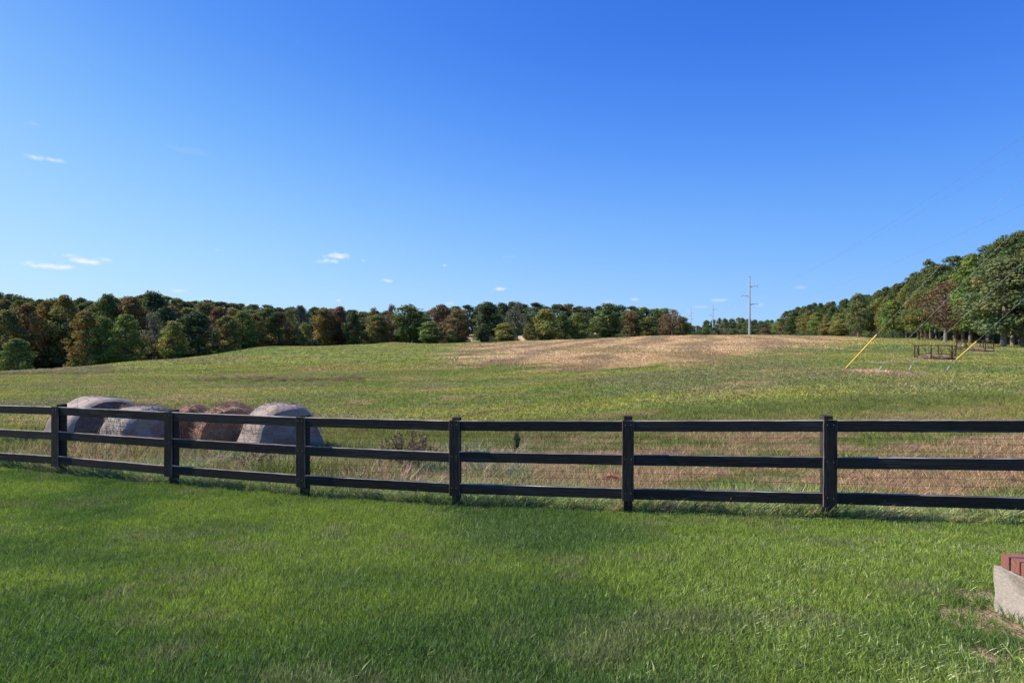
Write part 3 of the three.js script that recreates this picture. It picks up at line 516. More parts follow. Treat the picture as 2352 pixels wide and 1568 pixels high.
// ------------------------------------------------------------------ low wall at the right edge: concrete with a brick rowlock course
{
  const conc = new THREE.MeshStandardMaterial({ map: texture(512, 512, (i, j) => { const u = i / 512, v = j / 512, a = tnoise(u * 8, v * 8, 8, 8), b = tnoise(u * 60, v * 60, 60, 60), c = tnoise(u * 220, v * 220, 220, 220), k = .62 + .35 * a * .6 + .25 * b + .3 * c, st = smooth(.6, .8, tnoise(u * 5, v * 14 + 3, 5, 14)); return mix3([.32 * k, .275 * k, .235 * k], [.16 * k, .13 * k, .105 * k], st * .75); }), bumpMap: texture(256, 256, (i, j) => { const g = tnoise(i / 4, j / 4, 64, 64) * .6 + tnoise(i, j, 256, 256) * .4; return [g, g, g]; }, false), bumpScale: .006, roughness: .95 });
  const bm = [[.22, .085, .065], [.19, .078, .064], [.25, .105, .078], [.16, .07, .062]].map((c, q) => new THREE.MeshStandardMaterial({ map: texture(128, 128, (i, j) => { const k = .65 + .5 * tnoise(i / 3 + q, j / 3, 43, 43) + .25 * tnoise(i, j, 128, 128); return c.map(v => v * k); }), bumpMap: texture(128, 128, (i, j) => { const g = tnoise(i / 3, j / 3, 43, 43); return [g, g, g]; }, false), bumpScale: .003, roughness: .85 }));
  const mort = new THREE.MeshStandardMaterial({ color: new THREE.Color(.26, .24, .21), roughness: .95 });
  const x0 = 3.50, z0 = -3.62, yt = -1.62, t = thing('garden_wall', 'low concrete garden wall with a red brick coping at the picture edge', 'wall', [x0, height(x0, z0), z0], -.06);
  const yb = height(x0, z0), Wd = .26, Ln = 2.3;
  const g = new Geo(), r = mulberry(3), ny = 7, nz = 26; // rough concrete block, uneven broken end
  const topY = yt - yb; const face = (fn, nu, nv) => { let pv = null; for (let i = 0; i <= nu; i++) { const rg = []; for (let j = 0; j <= nv; j++) { const q = fn(i / nu, j / nv); rg.push(g.v(q[0], q[1], q[2], null, q[3], q[4])); } if (pv) for (let j = 0; j < nv; j++) g.quad(pv[j], pv[j + 1], rg[j + 1], rg[j]); pv = rg; } };
  const en = (y, x) => (fbm(y * 9 + 3, x * 9 + 1, 3) - .5) * .05, sn = (y, z) => (fbm(y * 7, z * 6 + 9, 3) - .5) * .018 - .03 * (1 - y / topY) ;
  const yv = v => lerp(-.35, topY, v);
  face((u, v) => { const y = yv(v), z = u * Ln + en(y, 0) * (1 - smooth(0, .1, u)); return [sn(y, u * 3) * 1, y, z, z, y]; }, nz, ny);
  face((u, v) => { const y = yv(v), x = u * Wd; return [x + sn(y, 0) * (1 - u), y, en(y, x * 2) * (1 - u * .3), x, y]; }, 6, ny);
  face((u, v) => [u * Wd + sn(topY, v * 3) * (1 - u), topY, v * Ln + en(topY, u * Wd * 2) * (1 - v), u * Wd, v * Ln], 4, nz);
  face((u, v) => [Wd, yv(v), u * Ln, u * Ln, yv(v)], 6, 3); face((u, v) => [u * Wd, yv(v), Ln, u, yv(v)], 3, 3);
  const cm = conc; cm.side = THREE.DoubleSide; part('concrete_base', g.build(), cm, t);
  const mo = new THREE.BoxGeometry(Wd - .045, .076, Ln - .07); mo.translate(Wd / 2 + .01, topY + .040, Ln / 2 + .012); part('mortar_bed', mo, mort, t);
  for (let k = 0; k < 30; k++) {
    const zc = .052 + k * .076; if (zc > Ln - .05) break; const A = V(.018 + (r() - .5) * .008, topY + .052, zc), B = V(Wd - .004, topY + .052 + (r() - .5) * .004, zc);
    const b = boardGeo(A, B, V(0, 1, 0), .092 + (r() - .5) * .004, .062, 700 + k, 1, .004); part('brick', b, bm[Math.floor(r() * 4)], t);
  }
}
console.log('objects done');
// ------------------------------------------------------------------ trees
const bark = new THREE.MeshStandardMaterial({ map: texture(256, 256, (i, j) => { const a = tnoise(i / 6, j / 24, 43, 11), b = tnoise(i / 2, j / 5, 128, 51), k = .5 + .6 * a + .4 * b; return [.12 * k, .10 * k, .083 * k]; }), roughness: .95 });
const paleBark = new THREE.MeshStandardMaterial({ map: texture(256, 256, (i, j) => { const a = tnoise(i / 6, j / 24, 43, 11), b = tnoise(i / 2, j / 5, 128, 51), k = .5 + .6 * a + .4 * b; return [.21 * k, .165 * k, .135 * k]; }), roughness: .95 });
const LEAF = {}, LT = .4;
const leafMat = (key, c, rough = .9) => LEAF[key] = new THREE.MeshPhysicalMaterial({ color: new THREE.Color(...c), vertexColors: true, roughness: rough, side: THREE.DoubleSide, transmission: LT, thickness: 0, specularIntensity: .6 });

leafMat('dark', [0.078, 0.117, 0.0286]); leafMat('oak', [0.124, 0.182, 0.0364]); leafMat('olive', [0.189, 0.195, 0.0425]); leafMat('yellowgreen', [0.283, 0.289, 0.0531]); leafMat('rust', [0.212, 0.153, 0.0425]); leafMat('red', [0.195, 0.112, 0.0531]);
leafMat('orange', [0.248, 0.195, 0.0425]); leafMat('brown', [0.224, 0.153, 0.0767]); leafMat('grey', [0.165, 0.177, 0.1]); leafMat('pine', [0.111, 0.156, 0.0416]); leafMat('glossy', [0.165, 0.206, 0.0708], .8); leafMat('bright', [0.171, 0.242, 0.0413]);
const ENV = {                                        // crown outline: radius (0..1) at height (0..1) of the crown
  round: t => Math.sqrt(Math.max(0, 1 - (2 * t - 1) ** 2)) * (1 - .12 * t), tall: t => Math.pow(Math.sin(Math.PI * clamp(.12 + t * .86, 0, 1)), .6), skirt: t => t < .35 ? .86 + .14 * t / .35 : Math.sqrt(Math.max(0, 1 - ((t - .35) / .66) ** 2)), pine: t => (t < .25 ? .6 + 1.6 * t : Math.pow(1 - .93 * (t - .25) / .75, .6)), wispy: t => Math.sqrt(Math.max(0, 1 - (2 * t - 1) ** 2)) * .95,
};
// a unit tree is 10 m tall and 6 m wide; leaves are small folded faces spread over clumps along the limbs
function treeProto(seed, { env, crown0 = .12, clumps = 46, leaves = 2600, leaf = .3, cr = .85, flat = .8, hollow = .35, trunkR = .2, limbs = 12, needles = false, gap = 0 }) {
  const r = mulberry(seed), H = 10, Wd = 3, c0 = crown0 * H, E = ENV[env], list = [], wood = new Geo(), g = new Geo();
  const lean = [(r() - .5) * .5, (r() - .5) * .5];
  for (let tries = 0; list.length < clumps && tries < 4000; tries++) {
    const t = r(), a = r() * 6.283, q = Math.pow(r(), .5), R = E(t) * Wd * (.58 + .68 * vnoise(Math.cos(a) * 1.5 + seed, Math.sin(a) * 1.5 + t * 4)); if (R < .1) continue;
    const rad = cr * (.55 + .75 * r()) * (needles ? 1 - .45 * t : 1), rr = Math.max(0, R - rad * .7) * (hollow + (1 - hollow) * q);
    list.push([Math.cos(a) * rr + lean[0] * t, c0 + t * (H - c0 - rad * .6) + rad * .15, Math.sin(a) * rr + lean[1] * t, rad, .72 + .55 * r(), (r() - .42) * .55]);
  }
  // one or two clumps that make the top
  list.push([lean[0], H - cr * .55, lean[1], cr * .75, 1, 0]);
  const tot = list.reduce((s, c) => s + c[3] ** 2, 0);
  for (const [cx, cy, cz, rad, tone, hue] of list) {
    const n = Math.round(leaves * rad * rad / tot);
    for (let k = 0; k < n; k++) {
      const u = r() * 2 - 1, a = r() * 6.283, s = Math.sqrt(1 - u * u), q = rad * (.3 + .85 * Math.pow(r(), .6)), nx = s * Math.cos(a), ny = u, nz = s * Math.sin(a), x = cx + nx * q, y = cy + ny * q * flat, z = cz + nz * q; if (y < .2) continue;
      const sz = leaf * (.55 + .8 * r()), T = V(r() - .5, (r() - .5) * (needles ? 1.6 : 1), r() - .5).normalize(), N = V(nx * .8 + (r() - .5) * 1.7, ny * .8 + .35 + (r() - .5) * 1.7, nz * .8 + (r() - .5) * 1.7).normalize(), B = new THREE.Vector3().crossVectors(N, T).normalize(), w = needles ? .3 : .62;
      const l = tone * (.75 + .5 * r()), c = [l * (1 + hue + (r() - .5) * .2), l, l * (1 - hue * .5)];
      T.crossVectors(B, N);
      const A = g.v(x - T.x * sz, y - T.y * sz, z - T.z * sz, c), C = g.v(x + T.x * sz, y + T.y * sz, z + T.z * sz, c), D = g.v(x + B.x * sz * w + N.x * sz * .2, y + B.y * sz * w + N.y * sz * .2, z + B.z * sz * w + N.z * sz * .2, c), G2 = g.v(x - B.x * sz * w + N.x * sz * .2, y - B.y * sz * w + N.y * sz * .2, z - B.z * sz * w + N.z * sz * .2, c);
      g.tri(A, D, C); g.tri(A, C, G2);
    }
  }
  const top = V(lean[0] * .8, H * .86, lean[1] * .8); wood.tube([V(0, -.6, 0), V(0, .25, 0), V(lean[0] * .3 + .08, H * .4, lean[1] * .3), top], [trunkR * 1.35, trunkR, trunkR * .7, .04], 7);
  for (let k = 0; k < limbs; k++) { const c = list[Math.floor(r() * list.length)], y = Math.max(c0 * .8, c[1] * .62), t = y / H; wood.tube([V(lean[0] * t * .8, y, lean[1] * t * .8), V(c[0] * .5, lerp(y, c[1], .6), c[2] * .5), V(c[0], c[1], c[2])], [trunkR * .42, trunkR * .28, .03], 5, null, false); }
  return { crown: g.build(), wood: wood.build() };
}
const PR = {
  oak: [treeProto(21, { env: 'skirt', crown0: .02, clumps: 100, leaves: 6200, leaf: .19, cr: .78 }), treeProto(22, { env: 'round', crown0: .03, clumps: 90, leaves: 6000, leaf: .19, cr: .8 }), treeProto(23, { env: 'skirt', crown0: .02, clumps: 120, leaves: 6200, leaf: .18, cr: .68 })],
  tall: [treeProto(31, { env: 'tall', crown0: .03, clumps: 110, leaves: 6000, leaf: .18, cr: .7 }), treeProto(32, { env: 'tall', crown0: .06, clumps: 90, leaves: 5600, leaf: .18, cr: .74 }), treeProto(33, { env: 'skirt', crown0: .04, clumps: 100, leaves: 5800, leaf: .18, cr: .66 })],
  wispy: [treeProto(41, { env: 'wispy', crown0: .2, clumps: 70, leaves: 2600, leaf: .15, cr: .7, limbs: 40 }), treeProto(42, { env: 'round', crown0: .24, clumps: 64, leaves: 2200, leaf: .15, cr: .65, limbs: 40 })],
  pine: [treeProto(51, { env: 'pine', crown0: .22, clumps: 90, leaves: 5600, leaf: .22, cr: .72, flat: .65, needles: true, trunkR: .16 }), treeProto(52, { env: 'tall', crown0: .3, clumps: 84, leaves: 5400, leaf: .22, cr: .7, flat: .65, needles: true, trunkR: .15 })],
  near: [treeProto(61, { env: 'skirt', crown0: .16, clumps: 130, leaves: 11000, leaf: .13, cr: .66 }), treeProto(62, { env: 'tall', crown0: .2, clumps: 130, leaves: 10500, leaf: .13, cr: .62 })],
  nearpine: [treeProto(71, { env: 'pine', crown0: .26, clumps: 120, leaves: 10000, leaf: .17, cr: .6, flat: .65, needles: true, trunkR: .14 }), treeProto(72, { env: 'tall', crown0: .32, clumps: 110, leaves: 9500, leaf: .17, cr: .6, flat: .65, needles: true, trunkR: .14 })],
};
let treeCount = 0;
const tr = mulberry(77);
function tree(name, label, group, proto, color, x, z, H, W, turn = tr() * 6.283, barkMat = bark) {
  const list = PR[proto], p = list[treeCount++ % list.length], t = thing(name, label, 'tree', [x, height(x, z) - .1, z], turn, group);
  t.scale.set(W / 6 * (.95 + .25 * tr()), H / 10, W / 6 * (.95 + .25 * tr()));
  part('trunk', p.wood, barkMat, t); part('crown', p.crown, LEAF[color], t); return t;
}
// trees that can be picked out: picture x, picture y of the top, width in the picture, depth, kind, leaf, name, label
const named = [
  [688, 702, 46, 152, 'tall', 'grey', 'tall_tree', 'greyish green slender tree left of the big rust coloured one'],
  [664, 712, 40, 146, 'tall', 'olive', 'tall_tree', 'dull olive tree with a grey neighbour, above the dark slope edge'],
  [700, 742, 42, 140, 'oak', 'yellowgreen', 'young_tree', 'low yellow green tree at the left foot of the rust tree'],
  [745, 706, 62, 168, 'oak', 'orange', 'broadleaf_tree', 'big orange rust tree standing at the end of the green slope'],
  [782, 704, 50, 172, 'oak', 'red', 'broadleaf_tree', 'dull red crown against the orange tree, tallest red in the row'],
  [812, 716, 50, 166, 'oak', 'dark', 'broadleaf_tree', 'dark green tree right of the red crown'],
  [866, 722, 56, 172, 'oak', 'olive', 'broadleaf_tree', 'olive tree with a rusty upper crown, between two dark gaps'],
  [858, 706, 40, 182, 'wispy', 'rust', 'thin_tree', 'thin rusty twiggy tree top showing sky through it'],
  [899, 700, 46, 184, 'wispy', 'red', 'thin_tree', 'thin pinkish twiggy tree left of the large green oak'],
  [941, 699, 82, 172, 'oak', 'oak', 'oak_tree', 'large rounded green oak, tallest left of the middle of the row'],
  [990, 738, 68, 164, 'oak', 'bright', 'broadleaf_tree', 'low rounded fresh green tree in front of the large oak'],
  [1014, 700, 66, 188, 'tall', 'brown', 'tall_tree', 'brown leaved tall tree behind the low green one'],
  [1052, 712, 58, 176, 'tall', 'rust', 'tall_tree', 'orange brown tree left of the gap with a tan field behind'],
  [1035, 756, 34, 164, 'oak', 'yellowgreen', 'shrub_tree', 'small yellow shrub at the foot of the orange brown tree'],
  [1120, 694, 80, 212, 'oak', 'dark', 'broadleaf_tree', 'broad dark green tree above the tan gap'],
  [1112, 742, 30, 178, 'oak', 'dark', 'young_tree', 'small dark tree leaning into the tan gap'],
  [1160, 742, 60, 168, 'oak', 'yellowgreen', 'willow_tree', 'low dome shaped yellow green willow in the middle of the row'],
  [1188, 692, 52, 190, 'wispy', 'grey', 'thin_tree', 'tall sparse greyish tree, highest top in the middle of the row'],
  [1216, 742, 34, 172, 'oak', 'olive', 'young_tree', 'small olive tree at the right side of the second tan gap'],
  [1252, 710, 76, 174, 'oak', 'yellowgreen', 'willow_tree', 'large yellow green willow with a drooping left side'],
  [1290, 718, 40, 180, 'oak', 'oak', 'broadleaf_tree', 'mid green tree touching the right of the large willow'],
  [1328, 718, 50, 180, 'tall', 'bright', 'broadleaf_tree', 'fresh green tree between the willow and the great oak'],
  [1393, 697, 78, 184, 'oak', 'oak', 'oak_tree', 'great rounded green oak, largest crown right of the middle'],
  [1450, 714, 50, 192, 'tall', 'rust', 'broadleaf_tree', 'rusty brown tree right of the great oak'],
  [1490, 726, 50, 190, 'oak', 'olive', 'broadleaf_tree', 'olive green rounded tree between rusty and bare trees'],
  [1545, 710, 60, 198, 'wispy', 'brown', 'bare_tree', 'half bare brown tree with grey branches at the end of the row'],
  [1528, 722, 40, 204, 'tall', 'brown', 'broadleaf_tree', 'dull brown tree just behind the half bare one'],
];
for (const [px, top, w, z, pr, col, name, label] of named) { const x = (px - CX) * z / F, H = (CY - top) * z / F - height(x, -z) + .1; tree(name, label, 'trees along the far side of the hill', pr, col, x, -z, H, w * z / F * 1.12); }
// the dark wood behind the row
const ORD = ['first', 'second', 'third', 'fourth', 'fifth', 'sixth', 'seventh', 'eighth', 'ninth', 'tenth', 'eleventh', 'twelfth', 'thirteenth', 'fourteenth', 'fifteenth', 'sixteenth', 'seventeenth', 'eighteenth', 'nineteenth', 'twentieth'];
const ordinal = n => n < 20 ? ORD[n] : `${['twenty', 'thirty', 'forty', 'fifty', 'sixty', 'seventy', 'eighty'][Math.floor((n + 1) / 10) - 2]}-${(n + 1) % 10 ? ORD[(n + 1) % 10 - 1] : 'tenth'}`;
const TONE = { dark: 'dark green', oak: 'green', olive: 'olive', yellowgreen: 'yellow green', rust: 'rust brown', red: 'reddish', orange: 'orange', brown: 'brown', grey: 'greyish', pine: 'dark green', glossy: 'glossy green', bright: 'fresh green' };
const rows = (list, name, what, group) => { let n = 0; for (const [px, top, w, z, pr, col] of list) { const label = `${TONE[col]} ${what}, ${ordinal(n++)} from the left`; const x = (px - CX) * z / F, H = (CY - top) * z / F - height(x, -z) + .1; tree(name, label, group, pr, col, x, -z, H, w * z / F * 1.15); } };
{
  const R = mulberry(909), pickc = (a) => a[Math.floor(R() * a.length)];
  const tops = (pts, x) => { let k = 0; while (k < pts.length - 2 && x > pts[k + 1][0]) k++; const [a, b] = [pts[k], pts[k + 1]]; return lerp(a[1], b[1], clamp((x - a[0]) / (b[0] - a[0]), 0, 1)); };
  const run = (x0, x1, step, skyline, z0, z1, prs, cols, jit = 9, wmul = 1) => { const l = []; for (let x = x0; x < x1; x += step * (.75 + .5 * R())) { const z = lerp(z0, z1, (x - x0) / (x1 - x0)) * (.95 + .1 * R()); l.push([x, tops(skyline, x) + (R() - .35) * jit, step * (1.25 + .5 * R()) * wmul, z, pickc(prs), pickc(cols)]); } return l; };
  const skyL = [[-60, 662], [0, 668], [60, 684], [130, 682], [240, 690], [340, 672], [420, 690], [470, 688], [560, 699], [700, 704], [800, 712], [830, 716], [880, 712], [980, 714]];
  rows(run(-30, 900, 25, skyL, 235, 300, ['oak', 'oak', 'tall'], ['dark', 'oak', 'dark', 'olive'], 8, 1.5), 'woodland_tree', 'tree of the far wood on the left skyline', 'far wood on the left');
  rows(run(-20, 660, 34, [[-60, 690], [0, 690], [120, 694], [330, 682], [440, 704], [560, 712], [660, 716]], 118, 160, ['tall', 'oak', 'tall'], ['olive', 'oak', 'rust', 'olive', 'orange', 'dark'], 14, 1.25), 'woodland_tree', 'tree in the second row of the left wood', 'left wood, second row');
  rows(run(960, 1560, 26, [[960, 716], [1000, 712], [1090, 694], [1210, 696], [1260, 700], [1420, 700], [1500, 704], [1580, 712]], 262, 300, ['oak', 'tall'], ['dark', 'dark', 'oak', 'olive'], 7, 1.5), 'woodland_tree', 'tree of the wood behind the middle row', 'wood behind the middle row');
  rows(run(690, 1580, 24, [[690, 730], [1000, 728], [1580, 726]], 215, 225, ['oak', 'tall'], ['dark', 'oak', 'dark', 'rust', 'olive'], 14, 1.4).filter(q => !(q[0] > 1060 && q[0] < 1122) && !(q[0] > 1190 && q[0] < 1232)), 'woodland_tree', 'tree filling the shade under the middle row', 'shaded trees of the middle row');
  rows(run(1570, 1630, 9, [[1570, 736], [1590, 746], [1630, 752]], 560, 600, ['tall', 'oak'], ['dark', 'oak'], 4, 1.6), 'distant_tree', 'tiny tree in the notch under the power line', 'trees in the notch');
  rows(run(1622, 1812, 13, [[1622, 736], [1650, 731], [1690, 729], [1730, 733], [1812, 737]], 420, 400, ['pine', 'oak', 'tall'], ['pine', 'dark', 'oak', 'olive'], 6, 1.25), 'distant_tree', 'tree of the distant wood behind the near power pole', 'pine wood right of the notch');
  rows(run(1622, 1800, 16, [[1622, 752], [1800, 752]], 340, 330, ['oak', 'tall'], ['olive', 'oak', 'bright', 'brown'], 8), 'distant_tree', 'low tree fringing the distant wood by the poles', 'fringe of the distant pine wood');
}
const leftFront = [
  [14, 712, 62, 96, 'tall', 'olive', 'olive tree cut by the left picture edge'], [62, 700, 60, 100, 'tall', 'rust', 'rust and green tree, second of the front row from the left edge'], [38, 778, 60, 86, 'oak', 'bright', 'low green thicket tree at the far left field corner'],
  [108, 692, 56, 104, 'tall', 'orange', 'orange tinted tree right of the rust and green one'], [150, 680, 60, 104, 'tall', 'olive', 'tall olive yellow tree, highest of the front row near the left'], [196, 716, 56, 98, 'tall', 'orange', 'yellowing tree with an orange side low on its crown'],
  [246, 676, 54, 112, 'tall', 'oak', 'tall narrow green tree standing clear of the left skyline'], [232, 728, 50, 98, 'oak', 'bright', 'light green tree below the tall narrow one'], [302, 684, 62, 112, 'tall', 'rust', 'rusty brown topped tree left of the dark round crown'],
  [290, 722, 60, 100, 'tall', 'bright', 'green tree glowing in front of the rusty topped one'], [348, 670, 74, 124, 'oak', 'dark', 'dark round crown, tallest tree on the left skyline'], [385, 706, 56, 118, 'oak', 'dark', 'very dark tree on the right shoulder of the tallest crown'],
  [352, 716, 44, 106, 'wispy', 'grey', 'grey twiggy half bare tree in front of the dark crown'], [394, 738, 54, 104, 'oak', 'yellowgreen', 'yellow green low tree before the very dark one'], [455, 718, 74, 112, 'oak', 'dark', 'black green rounded tree by the middle of the left wood'],
  [470, 690, 56, 150, 'oak', 'olive', 'domed olive brown tree breaking the skyline'], [494, 712, 36, 128, 'tall', 'red', 'small red brown tree right of the black green one'], [520, 726, 50, 122, 'tall', 'olive', 'olive yellow tree where the slope meets the wood'],
  [556, 714, 52, 128, 'tall', 'bright', 'light green tree with an open crown near the slope top'], [584, 722, 42, 132, 'tall', 'orange', 'small orange yellow tree near the top of the slope'], [614, 708, 52, 138, 'tall', 'oak', 'plain green tree above the top of the slope'], [640, 716, 40, 140, 'tall', 'rust', 'rust tinged narrow tree before the olive pair'],
];
for (const [px, top, w, z, pr, col, label] of leftFront) { const x = (px - CX) * z / F, H = (CY - top) * z / F - height(x, -z) + .1; tree('wood_edge_tree', label, 'front row of the left wood', pr, col, x, -z, H, w * z / F * 1.4); }
{ const R = mulberry(55); for (let k = 0; k < 12; k++) { const px = -60 - k * 46 - R() * 20, z = 92 + R() * 26, x = (px - CX) * z / F; tree('wood_edge_tree', `${['olive', 'green', 'rust tinged'][k % 3]} tree of the left wood beyond the left picture edge, ${ORD[k]} outwards`, 'left wood beyond the picture', 'tall', ['olive', 'oak', 'rust'][k % 3], x, -z, 14 + R() * 4, 8 + R() * 3); } }
// the wood on the right
{
  const R = mulberry(414), edge = [[52, -50], [62, -66], [91, -120], [133, -200], [152, -290]];
  const at = d => { let k = 0, q = d; for (; k < edge.length - 1; k++) { const l = Math.hypot(edge[k + 1][0] - edge[k][0], edge[k + 1][1] - edge[k][1]); if (q <= l || k === edge.length - 2) { const t = q / l; return [lerp(edge[k][0], edge[k + 1][0], t), lerp(edge[k][1], edge[k + 1][1], t), k]; } q -= l; } };
  let ne = 0, ni = 0, nj = 0;
  for (let d = 2; d < 262; d += (d < 110 ? 4.2 : 6.5) * (.8 + .4 * R())) {
    const [x, z] = at(d), nr = d < 95, c = R();
    const xx = x + 2 + R() * 2.5, H = (nr ? 11.5 : 11) + R() * 3.5, px = CX + xx / -z * F; if (px > 2400) { continue; } const o = ordinal(ne++), col = (nr ? ['oak', 'olive', 'bright', 'olive', 'brown'] : ['olive', 'orange', 'olive', 'bright', 'oak'])[Math.floor(R() * 5)];
    if (c < (nr ? .45 : .15)) tree('pine_tree', `${nr ? 'bare trunked pine' : 'small pine'} on the right wood's sunny edge, ${o} from the right picture edge`, nr ? 'edge pines with bare trunks' : 'far edge of the right wood', nr ? 'nearpine' : 'pine', 'pine', xx, z, H + 1, 6.5 + R() * 1.5, undefined, paleBark);
    else tree('wood_edge_tree', `${TONE[col]} broadleaf on the right wood's sunny edge, ${o} from the right picture edge`, nr ? 'near edge of the right wood' : 'far edge of the right wood', nr ? 'near' : 'tall', col, xx, z, nr ? H - 1.5 : H * (.72 + .25 * R()), 6.5 + R() * 2.5, undefined, paleBark);
  }
  for (const [off, hh, gap] of [[7, 14.4, 4.6], [13, 16, 5.4]]) for (let d = 0; d < 262; d += gap * (.8 + .4 * R()) * (d < 110 ? 1 : 1.5)) { const [x, z] = at(d), nr = d < 80; if (CX + (x + off) / -z * F > 2420) continue; tree('pine_tree', `tall pine inside the right wood, ${off < 10 ? 'second' : 'rear'} row, ${ordinal(off < 10 ? ni++ : nj++)} from the right picture edge`, 'inner pines of the right wood', nr && off < 10 ? 'nearpine' : 'pine', 'pine', x + off + R() * 2, z - off * .3, hh + R() * 1.6, 7.5 + R() * 2.5, undefined, paleBark); }
  const one = (px, top, w, z, pr, col, name, label) => { const x = (px - CX) * z / F, H = (CY - top) * z / F - height(x, -z) + .1; tree(name, label, 'single trees before the right wood', pr, col, x, -z, H, w * z / F * 1.12, undefined, paleBark); };
  one(2305, 592, 135, 57, 'near', 'glossy', 'magnolia_tree', 'broad glossy leaved tree, largest at the right picture edge');
  one(2172, 646, 92, 72, 'wispy', 'red', 'bare_tree', 'thin reddish twiggy tree on the sunny edge of the right wood');
  one(1972, 674, 52, 146, 'near', 'glossy', 'broadleaf_tree', 'olive glossy tree with a brown top where the right wood drops');
  one(2050, 690, 60, 112, 'near', 'bright', 'broadleaf_tree', 'fresh green tree low on the front of the right wood');
  one(2110, 668, 64, 92, 'near', 'olive', 'broadleaf_tree', 'olive yellow tree left of the thin reddish one');
  one(1826, 716, 46, 262, 'oak', 'dark', 'broadleaf_tree', 'dark rounded tree standing at the far end of the right wood');
  one(1862, 724, 40, 250, 'oak', 'olive', 'broadleaf_tree', 'olive tree beside the dark rounded one at the far end');
  one(1905, 742, 46, 205, 'oak', 'orange', 'shrub_tree', 'orange brown bushy tree low on the far right wood edge');
  one(1930, 736, 44, 190, 'oak', 'yellowgreen', 'shrub_tree', 'yellow green bushy tree next to the orange brown one');
}
// underwood that closes the foot of the woods
{
  const r = mulberry(31), bush = (() => { const g = new Geo(), q = mulberry(8); for (let k = 0; k < 420; k++) { const a = q() * 6.283, u = q(), s = Math.sqrt(1 - u * u), R = .55 + .5 * q(), x = Math.cos(a) * s * R, y = u * R * .9 + .05, z = Math.sin(a) * s * R, t = .6 + .8 * q(), c = [t, t, t], m = .10; const A = [q() - .5, q() - .5, q() - .5].map(v => v * m * 2), B = [q() - .5, q() - .5, q() - .5].map(v => v * m * 2); g.tri(g.v(x, y, z, c), g.v(x + A[0], y + A[1], z + A[2], c), g.v(x + B[0], y + B[1], z + B[2], c)); g.tri(g.v(x, y, z, c), g.v(x - A[0], y - A[1], z - A[2], c), g.v(x - B[0] * .5, y - B[1], z - B[2] * .5, c)); } return g.build(); })();
  const mat = new THREE.MeshPhysicalMaterial({ vertexColors: true, roughness: .92, side: THREE.DoubleSide, transmission: .4, thickness: 0 }), l = [], R2 = [];
  const add = (px, z, s, c) => { const x = (px - CX) * z / F; l.push([x, -z, s, r() * 6.283, c.map(v => v * (.7 + .6 * r())), .8 + .5 * r()]); };
  for (let px = -60; px < 720; px += 5) for (const o of [0, 9, 20]) add(px + r() * 6, lerp(88, 150, (px + 60) / 780) + o + r() * 5, 1.2 + 1.6 * r(), [.05, .075, .025]);
  for (let px = 700; px < 1570; px += 6) if (!(px > 1072 && px < 1112) && !(px > 1196 && px < 1226)) add(px, lerp(168, 200, (px - 700) / 870) + r() * 8, 1.0 + 1.3 * r(), [.06, .08, .028]);
  for (let px = 1570; px < 1800; px += 6) add(px, 330 + r() * 40, 2 + 2 * r(), [.06, .08, .028]);
  const edge = [[62, -66], [91, -120], [133, -200], [152, -290]];
  for (let k = 0; k < 3; k++) for (let t = 0; t < 1; t += .012) { const a = edge[k], b = edge[k + 1]; for (const o of [4, 10]) if (k || r() < .12) l.push([lerp(a[0], b[0], t) + o + r() * 3 - (k > 0 ? 3 : 0), lerp(a[1], b[1], t), (k ? 1.5 : .9) + 1.3 * r(), r() * 6, [.07, .09, .03].map(v => v * (.6 + .8 * r()))]); }
  for (let k = 0; k < 150; k++) { const t = r(), a = edge[0], b = edge[1]; l.push([lerp(a[0] - 6, b[0], t) + 11 + r() * 14, lerp(a[1] + 10, b[1], t), 1.6 + 1.6 * r(), r() * 6, [.05, .065, .025].map(v => v * (.6 + .8 * r()))]); }
  scatter('undergrowth', bush, mat, l, 'dark leafy undergrowth at the foot of the woods', 'undergrowth');
  // rough weeds in the field corner and along the ditch
  const w = []; const poly = [[0, 850], [60, 846], [130, 838], [200, 832]];
  for (let k = 0; k < 900; k++) { const z = -(50 + r() * 14), x = (-70 - 1176 + r() * 330) * -z / F - r() * 4; w.push([x, z, .25 + .4 * r(), r() * 6, mix3([.27, .28, .08], [.36, .27, .12], r()), .6]); }
  for (let k = 0; k < 170; k++) { const px = 430 + r() * 400, p = pick(px, 873 + (r() - .5) * 8); w.push([p[0], p[2], .15 + .35 * r() * r(), r() * 6, mix3([.24, .24, .07], [.36, .24, .12], r()), .9]); }
  scatter('ditch_weeds', bush, mat, w, 'brown and olive weeds along the ditch and field corner', 'weeds');
}
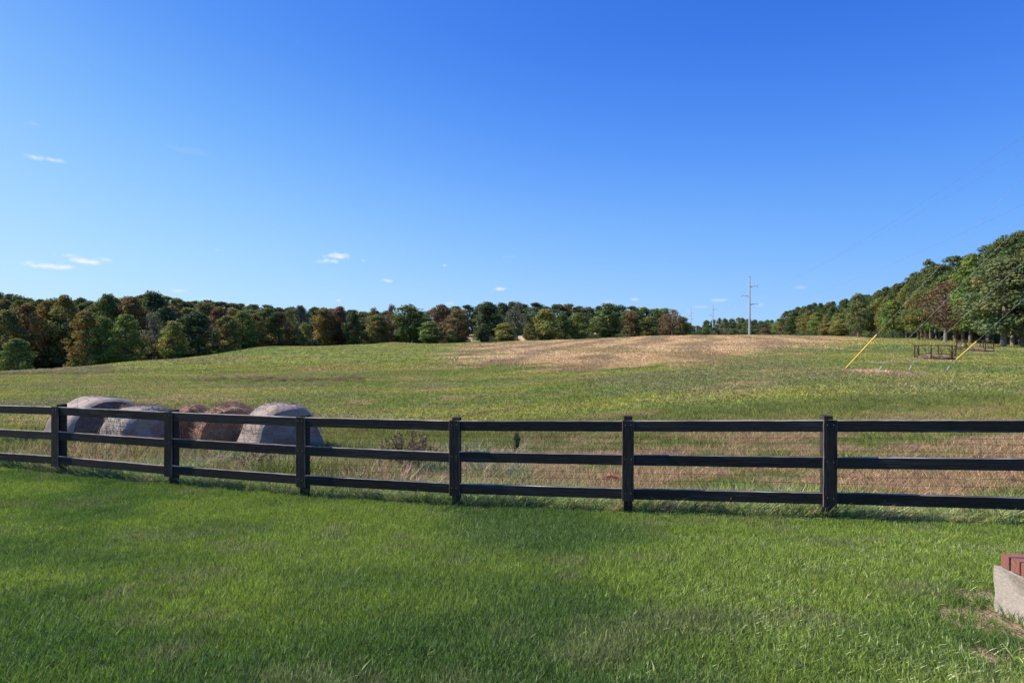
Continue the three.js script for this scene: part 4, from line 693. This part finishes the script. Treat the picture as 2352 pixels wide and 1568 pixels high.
// ------------------------------------------------------------------ single weeds behind the fence
{
  const weed = (label, name, px, py, h, w, cols, seed, leafy = 1) => {
    const p = pick(px, py), r = mulberry(seed), t = thing(name, label, 'weed', p, 0, 'tall weeds behind the fence'), g = new Geo(), l = new Geo();
    const n = Math.round(10 + w * 34);
    for (let k = 0; k < n; k++) {
      const a = r() * 6.283, q = r() * w * .35, lean = w * .55 * r(), hh = h * (.5 + .5 * r()), A = V(Math.cos(a) * q, -.04, Math.sin(a) * q), B = V(Math.cos(a) * (q + lean * .35), hh * .6, Math.sin(a) * (q + lean * .35)), C = V(Math.cos(a) * (q + lean), hh, Math.sin(a) * (q + lean)); g.tube([A, B, C], [.006, .005, .002], 4, mix3(cols[0], cols[1], r()), false);
      for (let m = 0; m < 70 * leafy; m++) { const u = .25 + .75 * r(), o = u < .6 ? A.clone().lerp(B, u / .6) : B.clone().lerp(C, (u - .6) / .4), d = V(r() - .5, (r() - .2) * .8, r() - .5).normalize().multiplyScalar(.03 + .045 * r()), s = V(r() - .5, r() - .5, r() - .5).normalize().multiplyScalar(.008 + .006 * r()), c = mix3(cols[1], cols[2], r()); l.tri(l.v(o.x - s.x, o.y - s.y, o.z - s.z, c), l.v(o.x + s.x, o.y + s.y, o.z + s.z, c), l.v(o.x + d.x, o.y + d.y, o.z + d.z, c)); }
    }
    part('stems', g.build(), mats.straw, t); part('leaves', l.build(), mats.straw, t);
  };
  weed('bushy brown and olive weed clump below the top rail, middle bay', 'weed_bush', 925, 1090, .95, .85, [[.16, .09, .05], [.17, .15, .06], [.26, .19, .09]], 1);
  weed('reddish dried weed clump leaning beside the bushy one', 'weed_bush', 965, 1075, .8, .5, [[.2, .1, .06], [.24, .15, .08], [.32, .22, .13]], 2);
  weed('single dark green upright weed left of the fifth post', 'upright_weed', 1187, 1052, .62, .12, [[.06, .09, .03], [.06, .10, .035], [.09, .13, .05]], 3, 1.6);
  weed('thin dark seed stalk standing above the brown bales', 'seed_stalk', 497, 1052, 1.42, .1, [[.1, .06, .03], [.12, .07, .035], [.16, .09, .05]], 4, .3);
  weed('thin seed stalk rising right of the greenish bale', 'seed_stalk', 408, 1058, 1.3, .1, [[.1, .06, .03], [.12, .07, .035], [.16, .09, .05]], 5, .3);
  weed('green weed clump against the greenish bale', 'weed_bush', 350, 1045, .6, .6, [[.1, .09, .04], [.10, .13, .04], [.17, .18, .06]], 6);
  weed('leafy green weed clump left of the largest bale', 'weed_bush', 70, 1028, .6, .9, [[.08, .1, .04], [.10, .15, .05], [.20, .26, .10]], 7, 1.3);
  weed('dry tan weed clump before the slumped bale', 'weed_bush', 590, 1085, .42, .6, [[.28, .2, .11], [.34, .26, .15], [.42, .34, .2]], 8);
  // a scrap of orange baling net
  const p = pick(1408, 1115), r = mulberry(66), g = new Geo(); for (let k = 0; k < 12; k++) { const a = r() * 6.28, q = r() * .16; g.tube([V(Math.cos(a) * q - .12, .09 + .05 * r(), Math.sin(a) * q * .4), V(Math.cos(a + 1) * q, .12 + .06 * r(), Math.sin(a + 1) * q * .4), V(Math.cos(a + 2) * q + .12, .09 + .05 * r(), Math.sin(a + 2) * q * .4)], [.006, .006, .006], 4, null, false); }
  const m = new THREE.Mesh(g.build(), new THREE.MeshStandardMaterial({ color: new THREE.Color(.5, .11, .045), roughness: .6 })); m.name = 'orange_twine'; m.position.set(...p); scene.add(m); tag(m, 'tangled scrap of orange baling twine in dry grass behind the fence', 'twine');
}
console.log('trees done');

scene.traverse(o => { if (o.isMesh) { o.castShadow = true; o.receiveShadow = true; } });
renderer.render(scene, camera);
